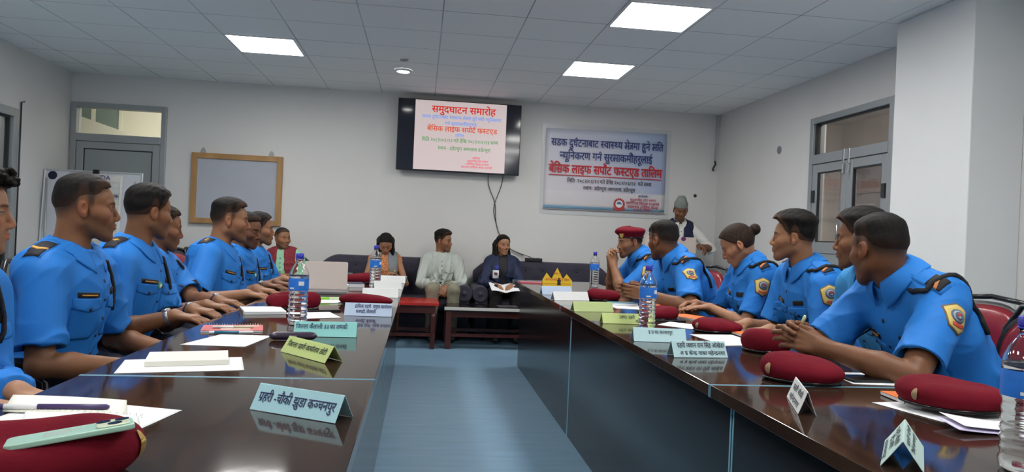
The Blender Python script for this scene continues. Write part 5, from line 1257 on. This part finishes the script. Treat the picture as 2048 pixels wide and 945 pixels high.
def watch(g, q, m=M_black, face=M_steel):
    S_, E_, W_, _ = g.arms[q]; d = (E_-W_)/np.linalg.norm(E_-W_); c = Vector(W_+d*.022); ar = (.82 if g.fem else 1)*g.s; dv = Vector(d)
    x = dv.orthogonal().normalized(); y = dv.cross(x); mb = MB()
    def fn(u_, v):
        a = 2*PI*u_; b_ = 2*PI*v; rr = .0292*ar+.0022*math.cos(b_); return c+(x*math.cos(a)+y*math.sin(a))*rr+dv*.010*math.sin(b_)
    mb.grid(fn, 28, 8, cu=True, cv=True); w_ = sub_mb(g, mb, 'wristwatch', m, g.root)
    n = Vector((0, 0, 1)); n = (n-dv*n.dot(dv)).normalized(); T = Matrix.Translation(c+n*.0285*ar) @ n.to_track_quat('Z', 'Y').to_matrix().to_4x4()
    sub_mb(g, MB().lathe([(.0005, .0085), (.013, .0085), (.0165, .006), (.0165, -.002)], 20, T=T), 'watch_face', face, w_)
def uniform(g, m=M_shirt, rank='bar', patch=False, cord='front', belt=M_black, nametag=True, sleeve=.80, open_=.55, cord_arm=-1, medal=False):
    shirt, sf = garment(g, 'shirt', m, .020, sleeve=sleeve, hem=-.03, sl_off=.019); g.shirt, g.sf = shirt, sf
    collar(g, m, shirt, sf, open_); placket(g, sf, shirt, m)
    for q in (-1, 1):
        mb = MB(); c = g.P(.655, .12, q*.078*g.wd); decal(mb, sf, c-g.u*.055, g.f, g.u, [(-.052, -.055), (-.04, -.065), (.04, -.065), (.052, -.055), (.052, .05), (-.052, .05)], .0022, 0); decal(mb, sf, c, g.f, g.u, [(-.056, .022), (-.056, -.012), (0, -.024), (.056, -.012), (.056, .022)], .0045, 0)
        pk_ = sub_mb(g, mb, 'pocket', m, shirt); mb = MB(); decal(mb, sf, c-g.u*.014, g.f, g.u, circ(.0065), .0062, rings=2, dens=1); sub_mb(g, mb, 'pocket_button', M_button, shirt)
        S_, E_, W_, _ = g.arms[q]; mb = MB()
        c = g.P(.88, -.012, q*.125*g.wd); n = g.u+g.r*q*.45; mb2 = [(-.024, -.052), (.024, -.052), (.026, .050), (-.026, .050)]
        upv = -g.r*q+g.u*.3
        decal(mb, sf, c, n, upv, [(-.030, -.056), (.030, -.056), (.026, .060), (0, .072), (-.026, .060)], .003, 0); decal(mb, sf, c+(g.r*q*.022 if rank == 'bar' else g.r*q*.004), n, upv, rectp(.050, .052) if rank == 'bar' else mb2, .0055, 1)
        if rank == 'chevron': decal(mb, sf, c+g.r*q*.008, n, upv, [(-.025, -.004), (0, -.016), (.025, -.004), (.025, .006), (0, -.006), (-.025, .006)], .0072, 2, dens=2)
        elif rank == 'star':
            for k in range(2): decal(mb, sf, c+g.r*q*(.012-.024*k), n, upv, [(.0085*math.cos(a)*(1 if i % 2 == 0 else .45), .0085*math.sin(a)*(1 if i % 2 == 0 else .45)) for i, a in enumerate(np.linspace(0, 2*PI, 10, endpoint=False))], .0075, 2, rings=2, dens=1)
        elif rank == 'bird': decal(mb, sf, c, n, upv, [(-.012, -.004), (-.003, -.008), (.0, -.018), (.004, -.007), (.014, .004), (.003, .003), (.0, .016), (-.004, .002)], .0075, 2, rings=2, dens=1)
        elif rank == 'bar':
            decal(mb, sf, c+g.r*q*.022, n, upv, [(-.025, -.016), (.025, .004), (.025, .014), (-.025, -.006)], .0072, 3)
        sub_mb(g, mb, 'epaulette', [m, M_epau, M_gold2, M_orst], shirt)
    if nametag:
        mb = MB(); decal(mb, sf, g.P(.735, .12, .078*g.wd), g.f, g.u, rectp(.074, .017), .005, 0); decal(mb, sf, g.P(.735, .12, .078*g.wd), g.f, g.u, rectp(.054, .004), .0062, 1, rings=2)
        sub_mb(g, mb, 'name_tag', [M_tag, M_gold2], shirt)
        mb = MB(); decal(mb, sf, g.P(.745, .12, -.08*g.wd), g.f, g.u, rectp(.05, .02), .005, 0); sub_mb(g, mb, 'service_badge', M_tag, shirt)
    if medal:
        mb = MB(); decal(mb, sf, g.P(.70, .12, .02), g.f, g.u, circ(.014), .006, 0); decal(mb, sf, g.P(.70, .12, .02), g.f, g.u, circ(.008), .0075, 1); sub_mb(g, mb, 'round_badge', [mat('badge_green', (.1, .4, .12), .5), M_paper], shirt)
    if patch:
        for q in ((-1,) if patch == 1 else (-1, 1)):
            S_, E_, W_, _ = g.arms[q]; ax_ = (E_-S_)/np.linalg.norm(E_-S_); n = g.r*q*1.0+g.u*.10+g.f*.10; n = n-.8*ax_*(n @ ax_); n /= np.linalg.norm(n); c = S_+(E_-S_)*.17+n*.05; up = -.7*ax_+.4*g.u; mb = MB()
            hexa = lambda k: [(-.038*k, .034*k), (0, .050*k), (.038*k, .034*k), (.038*k, -.034*k), (0, -.056*k), (-.038*k, -.034*k)]
            decal(mb, sf, c, n, up, hexa(1), .004, 0); decal(mb, sf, c, n, up, hexa(.90), .006, 1); decal(mb, sf, c+up*.006, n, up, circ(.0235), .008, 2, dens=1); decal(mb, sf, c+up*.006, n, up, circ(.0185), .010, 3, dens=1)
            decal(mb, sf, c+up*.006, n, up, circ(.0135), .012, 2, dens=1); decal(mb, sf, c+up*.010, n, up, circ(.0065), .014, 4, rings=2, dens=1); decal(mb, sf, c+up*.001, n, up, [(-.008, 0), (0, -.005), (.008, 0), (0, .003)], .0145, 3, rings=2, dens=2)
            decal(mb, sf, c-up*.028, n, up, [(-.024, .006), (0, .002), (.024, .006), (.024, -.005), (0, -.010), (-.024, -.005)], .0085, 4)
            sub_mb(g, mb, 'shoulder_patch', [M_pdark, M_pyel, M_pblue, M_pgrey, M_pred], shirt)
    if cord == 'front':
        pts = [g.P(.98, .05, -.06), g.P(.93, .07, -.085), g.P(.84, .10, -.10), g.P(.74, .12, -.105), g.P(.64, .13, -.10), g.P(.57, .13, -.085)]
        P_ = [sf.near(p, .006) for p in pts]; sub_mb(g, MB().tube(P_, .0075, 8), 'lanyard', M_cord, shirt)
    elif cord == 'shoulder':
        S_, E_, W_, _ = g.arms[-1]; c = S_+(E_-S_)*.0
        pts = [g.P(.93, .01, -.095), c+g.u*.07+g.r*.012+g.f*.004, c+g.u*.065+g.r*.012-g.f*.035, c+g.u*.03+g.r*.02-g.f*.075, c-g.u*.04+g.r*.035-g.f*.09, c-g.u*.11+g.r*.05-g.f*.08, c-g.u*.17+g.r*.05-g.f*.06]
        P_ = [Vector(p) for p in pts]; out = []
        for i in range(len(P_)-1):
            for k in range(5): out.append(sf.near(P_[i].lerp(P_[i+1], k/5), .006))
        out = [out[0]]+[(out[i-1]+out[i]*2+out[i+1])/4 for i in range(1, len(out)-1)]+[out[-1]]
        sub_mb(g, MB().tube(out, .0085, 8), 'lanyard', M_cord, shirt)
        fr = [g.P(.66, .13, -.055), g.P(.60, .14, -.045), g.P(.55, .14, -.055), g.P(.56, .14, -.10), g.P(.60, .13, -.12)]
        sub_mb(g, MB().tube([sf.near(p, .004) for p in fr], .0035, 6), 'whistle_cord', M_cord, shirt)
    trousers(g, M_navy, belt)
# ================================================================ the people
SK1, SK2, SK3, SK4, SK5 = (.225, .100, .048), (.28, .132, .068), (.175, .076, .037), (.35, .175, .098), (.31, .150, .078)
NR, MID, FAR = dict(fh=.0028, bh=.0048), dict(fh=.0032, bh=.006), dict(fh=.0042, bh=.007)
# --- left side of the aisle, nearest first
g = person('person in a blue shirt with curly black hair, cut off at the left edge', (-1.33, 1.99), 92, (-1.17, 2.0, 1.140), 66, 2, 0, s=.97, skin=SK4, wr=(-1.0, 1.76, .70), wl=(-.985, 1.90, .695), hr=((.95, .1, -.2), (0, 0, -1), .45, .5), hl=((.95, -.2, -.2), (0, 0, -1), .45, .5), hair='curly', beard=.15, seed=2, **NR)
uniform(g, sleeve=1.97, rank='none')
g = person('man in blue uniform with gold chevron epaulette, sitting upright, nearest full figure on left', (-1.27, 2.60), 92, (-1.15, 2.60, 1.168), 64, 1, 0, s=.99, skin=SK1, wr=(-.93, 2.44, .655), wl=(-.93, 2.76, .66), hr=((.95, .1, -.2), (0, 0, -1), .5, .5), hl=((.95, -.1, -.2), (0, 0, -1), .5, .5), hair='short', top=.010, seed=3, fw=.97, **NR)
uniform(g, rank='chevron')
g = person('man in blue uniform with bird badge epaulette and steel watch, second full figure on left', (-1.28, 3.14), 94, (-1.15, 3.17, 1.168), 46, 4, 0, s=.96, skin=SK1, wr=(-.945, 2.90, .765), wl=(-.93, 3.08, .770), er=(-.2, -.3, -1), hr=((.95, -.15, -.05), (.0, 0, -1), .35, .5), hl=((.95, -.35, -.05), (0, 0, -1), .45, .5), hair='full', top=.013, chub=.5, seed=4, **NR)
uniform(g, rank='bird', medal=True); watch(g, 1, M_steel); watch(g, -1)
g = person('man in blue uniform half hidden behind the officer with the steel watch', (-1.33, 3.62), 94, (-1.25, 3.62, 1.10), 60, 8, 0, s=.94, skin=SK1, wr=(-.94, 3.30, .765), wl=(-.93, 3.46, .77), hr=((.95, -.2, -.05), (0, 0, -1), .4, .5), hl=((.95, -.3, -.05), (0, 0, -1), .4, .5), hair='short', seed=5, **MID)
uniform(g, rank='bar'); watch(g, -1)
g = person('stout man in blue uniform with a white belt, gold stars on epaulette, left side', (-1.24, 4.16), 96, (-1.09, 4.22, 1.150), 74, 2, 0, s=1.06, skin=SK2, wr=(-.90, 3.86, .765), wl=(-.90, 4.10, .77), hr=((.95, -.2, -.05), (0, 0, -1), .4, .5), hl=((.95, -.3, -.05), (0, 0, -1), .4, .5), hair='short', top=.018, chub=1.0, belly=.035, seed=6, **MID)
uniform(g, rank='star', belt=mat('white_belt', (.6, .6, .58), .5))
g = person('dark skinned man in blue uniform looking down, just beyond the stout officer', (-1.22, 4.66), 96, (-1.10, 4.68, 1.095), 112, 10, 0, s=.96, skin=SK3, wr=(-.92, 4.42, .77), wl=(-.90, 4.62, .77), hr=((.95, -.2, -.05), (0, 0, -1), .4, .5), hl=((.95, -.3, -.05), (0, 0, -1), .4, .5), hair='short', fw=.95, seed=7, **MID)
uniform(g, rank='bar', medal=True); watch(g, 1)
g = person('man in blue uniform in sharp profile, farthest officer on the left side', (-1.27, 5.26), 98, (-1.15, 5.25, 1.10), 78, 0, 0, s=.98, skin=SK5, wr=(-.92, 4.98, .77), wl=(-.90, 5.2, .77), hr=((.95, -.2, -.05), (0, 0, -1), .4, .5), hl=((.95, -.3, -.05), (0, 0, -1), .4, .5), hair='full', top=.014, belly=.03, seed=8, **MID)
uniform(g, rank='bar')
# --- right side of the aisle, nearest first
g = person('man in blue uniform leaning on the table with clasped hands, nearest on the right', (1.96, 2.215), -88, (1.535, 2.205, 1.140), -9, 6, 0, s=1.02, skin=SK3, wr=(1.285, 2.20, .835), wl=(1.275, 2.07, .825), er=(-.1, .6, -.7), el=(-.1, -.75, -.6), hr=((-.86, -.28, .30), (-.25, -.95, -.1), .75, .5), hl=((-.86, .36, .25), (-.2, .95, -.1), .62, .35), hair='short', top=.012, nk=.62, seed=9, **NR)
uniform(g, rank='bar', patch=1, cord='shoulder')
g = person('man in a paler blue shirt whose face peeks out behind the leaning officer', (2.04, 2.63), -86, (1.73, 2.595, 1.178), -50, 4, 0, s=.98, skin=SK1, wr=(1.66, 2.80, .70), wl=(1.66, 2.64, .70), hr=((-.95, .1, -.05), (0, 0, -1), .4, .5), hl=((-.95, .1, -.05), (0, 0, -1), .4, .5), hair='full', top=.020, nk=.85, seed=10, **MID)
uniform(g, m=M_shirt2, rank='bar', patch=1, cord='front')
g = person('slim man in blue uniform with a raised quiff, gazing left in profile', (2.02, 3.17), -87, (1.75, 3.147, 1.181), -58, 0, 0, s=.97, skin=SK5, wr=(1.58, 3.22, .76), wl=(1.58, 3.0, .76), hr=((-.95, 0, -.1), (0, 0, -1), .4, .5), hl=((-.95, .1, -.1), (0, 0, -1), .4, .5), hair='full', top=.026, fw=.93, nk=.88, seed=11, **NR)
uniform(g, rank='bar', patch=1, cord='shoulder')
g = person('woman in blue uniform with her hair in a bun, looking down at the table', (2.01, 3.74), -87, (1.74, 3.71, 1.135), -66, 30, 0, s=.97, skin=SK4, wr=(1.56, 3.82, .795), wl=(1.58, 3.68, .790), el=(.1, -.7, -.8), hr=((-.9, -.25, .02), (.0, -.3, -1), .75, .6), hl=((-.97, .12, -.06), (0, 0, -1), .12, .5), hair='bun', fem=1, nk=.68, seed=12, hcol=(.028, .016, .012), open=.3, **NR)
uniform(g, rank='bar', patch=1, cord='shoulder', open_=.45)
g = person('man in blue uniform seen from behind his head, hands folded, beside the bottle', (1.90, 4.29), -84, (1.50, 4.245, 1.140), -26, 4, 0, s=1.04, skin=SK3, wr=(1.325, 4.09, .835), wl=(1.325, 3.96, .825), er=(0, .5, -.8), el=(.1, -.8, -.6), hr=((-.93, -.25, .10), (-.2, -.95, 0), .35, .4), hl=((-.93, .25, .12), (-.2, .95, 0), .30, .4), hair='short', top=.016, nk=.60, seed=13, **NR)
uniform(g, rank='bar', patch=1, cord='shoulder')
g6 = g = person('man in blue uniform and maroon beret resting his chin on joined hands', (1.90, 5.01), -86, (1.505, 4.97, 1.118), -98, 6, 0, s=.95, skin=SK2, wr=(1.375, 4.985, .945), wl=(1.370, 4.905, .950), er=(.0, .6, -1), el=(.0, -.6, -1), hr=((-.15, -.25, .95), (.35, -.92, 0), .85, .7), hl=((-.15, .25, .95), (.35, .92, 0), .85, .7), hair='capped', nk=.62, seed=14, **NR)
uniform(g, rank='bar', patch=1, cord='shoulder')
def head_T(g): return Matrix.Translation(Vector(g.hc-g.base)) @ Matrix(g.Mh.tolist()).to_4x4() @ Matrix.Scale(g.s*.945, 4)
def worn_beret(g):
    ZC = [(.92, .040), (.99, .040), (1.0, .056), (1.06, .066), (1.20, .084), (1.26, .098), (1.16, .112), (.9, .121), (.55, .126), (.2, .127), (.002, .127)]
    def fn(u, v):
        a = 2*PI*u; p, z = ZC[round(v*(len(ZC)-1))]; ca, sa = math.cos(a), math.sin(a); out = max(0, p-1)
        x = .081*min(p, 1.0)*ca + out*.14*ca; y = -.014+.101*min(p, 1)*sa+out*.10*sa
        side = .5+.5*ca
        zz = z + (z-.05)*(.16*side) - max(0, ca)*out*.10 + .006*sa - .004
        if p > .05 and z > .07: x += .016*min(1, p/.5)*(.4+.6*side)
        return Vector((x, y, zz))
    b = MB().grid(fn, 48, len(ZC), cu=True).build('beret', M_felt, g.root, smooth=True, T=head_T(g), sub=1)
    MB().tube([Vector((.082*math.cos(a), -.014+.102*math.sin(a), .042+.006*math.sin(a))) for a in np.linspace(0, 2*PI, 40, endpoint=False)], .006, 8, closed=True).build('beret_band', M_leather, b, smooth=True, T=head_T(g))
    T = head_T(g) @ Matrix.Translation((-.040, .088, .076)) @ Matrix.Rotation(.45, 4, 'Z') @ Matrix.Scale(1.5, 4) @ Matrix.Rotation(PI/2, 4, 'X')
    MB().lathe([(.0005, -.004), (.011, -.004), (.015, -.007)], 16, T=T @ Matrix.Scale(-1, 4, (0, 0, 1))).prism([(-.010, -.016), (0, -.022), (.010, -.016), (.013, 0), (.010, .014), (0, .022), (-.010, .014), (-.013, 0)], .0, .006, T=T).build('cap_badge', M_gold, b, T=Matrix.Identity(4))
worn_beret(g6)
# --- the row on the sofas
M_mint = mat('mint_shirt', (.26, .52, .34), .65, bump=(30, .1)); M_rvest = mat('red_patterned_vest', (.20, .018, .026), .75, noise=(70, .45), bump=(90, .15)); M_creamt = mat('cream_trousers', (.55, .50, .42), .7)
g = person('man with a red vest over a mint shirt on the left sofa, looking right', (-1.43, 7.74), 178, (-1.45, 7.70, .998), 138, 2, 0, s=.97, skin=SK2, hz=.545, wr=(-1.50, 7.42, .62), wl=(-1.30, 7.42, .62), hair='short', top=.006, grey=.25, chub=.6, belly=.03, seed=15, **FAR)
shirt, sf = garment(g, 'shirt', M_mint, .014, sleeve=1.9, hem=-.02); collar(g, M_mint, shirt, sf, .5); placket(g, sf, shirt, M_mint)
garment(g, 'vest', M_rvest, .026, hem=.0, opening=(.035, .055), amp=.005, armhole=.150); trousers(g, M_creamt)
M_kurta = mat('orange_kurta', (.52, .20, .08), .7, noise=(60, .5)); M_gvest = mat('grey_vest', (.19, .215, .23), .75)
g = person('woman with long black hair in a grey vest and orange top, looking down', (-.37, 7.74), 178, (-.37, 7.62, .985), 176, 36, 0, s=.96, skin=SK4, fem=1, hz=.545, wr=(-.46, 7.42, .68), wl=(-.24, 7.42, .66), hair='long', fallf=.02, tail=.10, open=.2, seed=16, **FAR)
top_, sf = garment(g, 'kurta', M_kurta, .012, hem=-.1, amp=.005)
v_, sf = garment(g, 'vest', M_gvest, .024, hem=.0, opening=(.030, .060), amp=.005, armhole=.135); mb = MB(); decal(mb, sf, g.P(.60, .12, -.105), g.f, g.u, circ(.012), .005); sub_mb(g, mb, 'pin_badge', M_pyel, v_); trousers(g, M_kurta)
M_sage = mat('sage_shirt', (.42, .46, .42), .7, bump=(30, .1)); M_olive = mat('olive_trousers', (.22, .21, .15), .75)
g = person('man in a pale sage shirt and olive trousers on the middle sofa, looking right', (.235, 7.76), 178, (.245, 7.74, 1.035), 118, 2, 0, s=1.0, skin=SK2, hz=.545, wr=(.17, 7.40, .565), wl=(.31, 7.40, .565), er=(-.6, .3, -.5), el=(.6, .3, -.5), hr=((.6, -.6, -.45), (.5, .5, -.6), .6, .5), hl=((-.6, -.6, -.4), (-.5, .5, -.6), .6, .5), hair='full', top=.022, seed=17, **FAR)
shirt, sf = garment(g, 'shirt', M_sage, .016, sleeve=1.86, hem=-.05, amp=.014); collar(g, M_sage, shirt, sf, .6); placket(g, sf, shirt, M_sage, bm=M_button)
mb = MB(); decal(mb, sf, g.P(.62, .12, -.08), g.f, g.u, [(-.05, .05), (-.05, -.05), (0, -.062), (.05, -.05), (.05, .05)], .003); sub_mb(g, mb, 'pocket', M_sage, shirt); trousers(g, M_olive, belt=M_black); watch(g, -1)
M_blaz = mat('navy_blazer', (.010, .018, .055), .7); M_blk = mat('black_top', (.010, .010, .013), .7)
g = person('smiling woman with long black hair in a navy blazer on the right sofa', (.90, 7.76), 178, (.90, 7.73, 1.02), 164, 2, 0, s=.97, skin=SK4, fem=1, hz=.545, wr=(.80, 7.40, .60), wl=(.97, 7.40, .60), er=(-.6, .3, -.5), el=(.6, .3, -.5), hr=((.3, -.85, -.15), (.3, .2, -.9), .6, .5), hl=((-.3, -.85, -.15), (-.3, .2, -.9), .6, .5), hair='long', fallf=.05, tail=.03, mouth=1.2, seed=18, **FAR)
garment(g, 'top', M_blk, .012, hem=-.1, amp=.004); bl, sf = garment(g, 'blazer', M_blaz, .024, sleeve=1.92, hem=-.08, opening=(.045, .04), amp=.008); trousers(g, M_blk)
mb = MB(); c = g.P(.50, .20, .075); decal(mb, sf, g.P(.74, .12, .075), g.f, g.u, circ(.022), .008, 0); decal(mb, sf, g.P(.60, .12, .08), g.f, g.u, rectp(.002, .1), .006, 0); decal(mb, sf, g.P(.50, .12, .085), g.f, g.u, rectp(.062, .09), .009, 1); decal(mb, sf, g.P(.52, .12, .085), g.f, g.u, rectp(.03, .03), .0105, 2)
sub_mb(g, mb, 'identity_card', [mat('reel_blue', (.02, .03, .30), .4), M_paper, mat('photo_tint', (.35, .16, .14), .5)], bl)
def book_fn(u, v): a = (u-.5)*2; return Vector((a*.15, -.10+.20*v, .002+.045*abs(a)-.02*abs(a)**3))
o = MB().grid(book_fn, 20, 8).build('open_booklet', M_paper, smooth=True, solid=.004); o.location = (.885, 7.345, .565); o.rotation_euler = (.35, 0, .1); tag(o, 'white open booklet in the lap of the woman in the navy blazer', 'booklet')
# --- the speaker at the lectern
M_wsh = mat('white_shirt', (.62, .61, .58), .7, bump=(30, .1)); M_nvest = mat('navy_vest', (.008, .013, .040), .75); M_topi = mat('grey_topi', (.20, .22, .21), .85, noise=(90, .2), bump=(120, .2))
g = person('speaker in grey cap, navy vest and white shirt standing behind the lectern', (2.92, 7.78), 186, (2.895, 7.66, 1.500), 190, 22, 0, s=.98, skin=SK3, hz=.86, stand=True, wr=(2.70, 7.48, 1.12), wl=(3.04, 7.44, 1.10), er=(-.6, .3, -.4), el=(.75, .15, -.4), hr=((0, -.9, -.1), (0, 0, -1), .5, .5), hl=((.2, -.85, -.2), (-.3, 0, -1), .6, .5), hair='capped', grey=.5, open=.3, seed=19, **FAR)
shirt, sf = garment(g, 'shirt', M_wsh, .014, sleeve=1.15, hem=-.1); collar(g, M_wsh, shirt, sf, .5); placket(g, sf, shirt, M_wsh)
garment(g, 'vest', M_nvest, .026, hem=-.05, opening=(.03, .004), amp=.004, armhole=.155); trousers(g, mat('grey_trousers', (.08, .08, .085), .7))
ZT = [(.97, .034), (1.02, .034), (1.03, .055), (1.02, .085), (.93, .112), (.78, .138), (.62, .158), (.48, .170), (.36, .172), (.2, .158), (.01, .154)]
def topi(u, v):
    a = 2*PI*u; p, z = ZT[round(v*(len(ZT)-1))]; ca, sa = math.cos(a), math.sin(a); return Vector((.080*p*ca*(1 if z < .1 else .9), -.014+.101*p*sa, z+.008*sa+(.006*abs(ca) if z > .13 else 0)))
MB().grid(topi, 40, len(ZT), cu=True).build('topi_cap', M_topi, g.root, smooth=True, T=head_T(g))
# --- chairs under the seated officers
for x, y, rz, l in ((-1.36, 2.0, -PI/2, 'chair of the curly haired person at the left edge'), (-1.30, 2.60, -PI/2-.02, 'red chair of the officer with the gold chevron'), (-1.32, 3.13, -PI/2-.02, 'red chair of the officer with the bird badge epaulette'),
                 (-1.37, 3.66, -PI/2-.02, 'red chair of the half hidden officer on the left'), (-1.31, 4.15, -PI/2-.05, 'red chair of the stout officer with white belt'), (-1.29, 4.70, -PI/2-.05, 'red chair of the officer looking down, left side'), (-1.32, 5.26, -PI/2-.1, 'red chair of the farthest officer on the left'),
                 (2.03, 2.15, PI/2+.25, 'red chair under the officer leaning with clasped hands'), (2.12, 2.68, PI/2+.02, 'red chair under the officer in the paler shirt'), (2.06, 3.18, PI/2+.05, 'red chair under the slim officer with a quiff'), (2.05, 3.75, PI/2+.05, 'red chair under the woman officer with a bun'),
                 (1.96, 4.32, PI/2+.1, 'red chair of the officer seen from behind his head'), (1.95, 5.07, PI/2+.1, 'red chair of the officer in a maroon beret')):
    chair(x, y, rz, l)
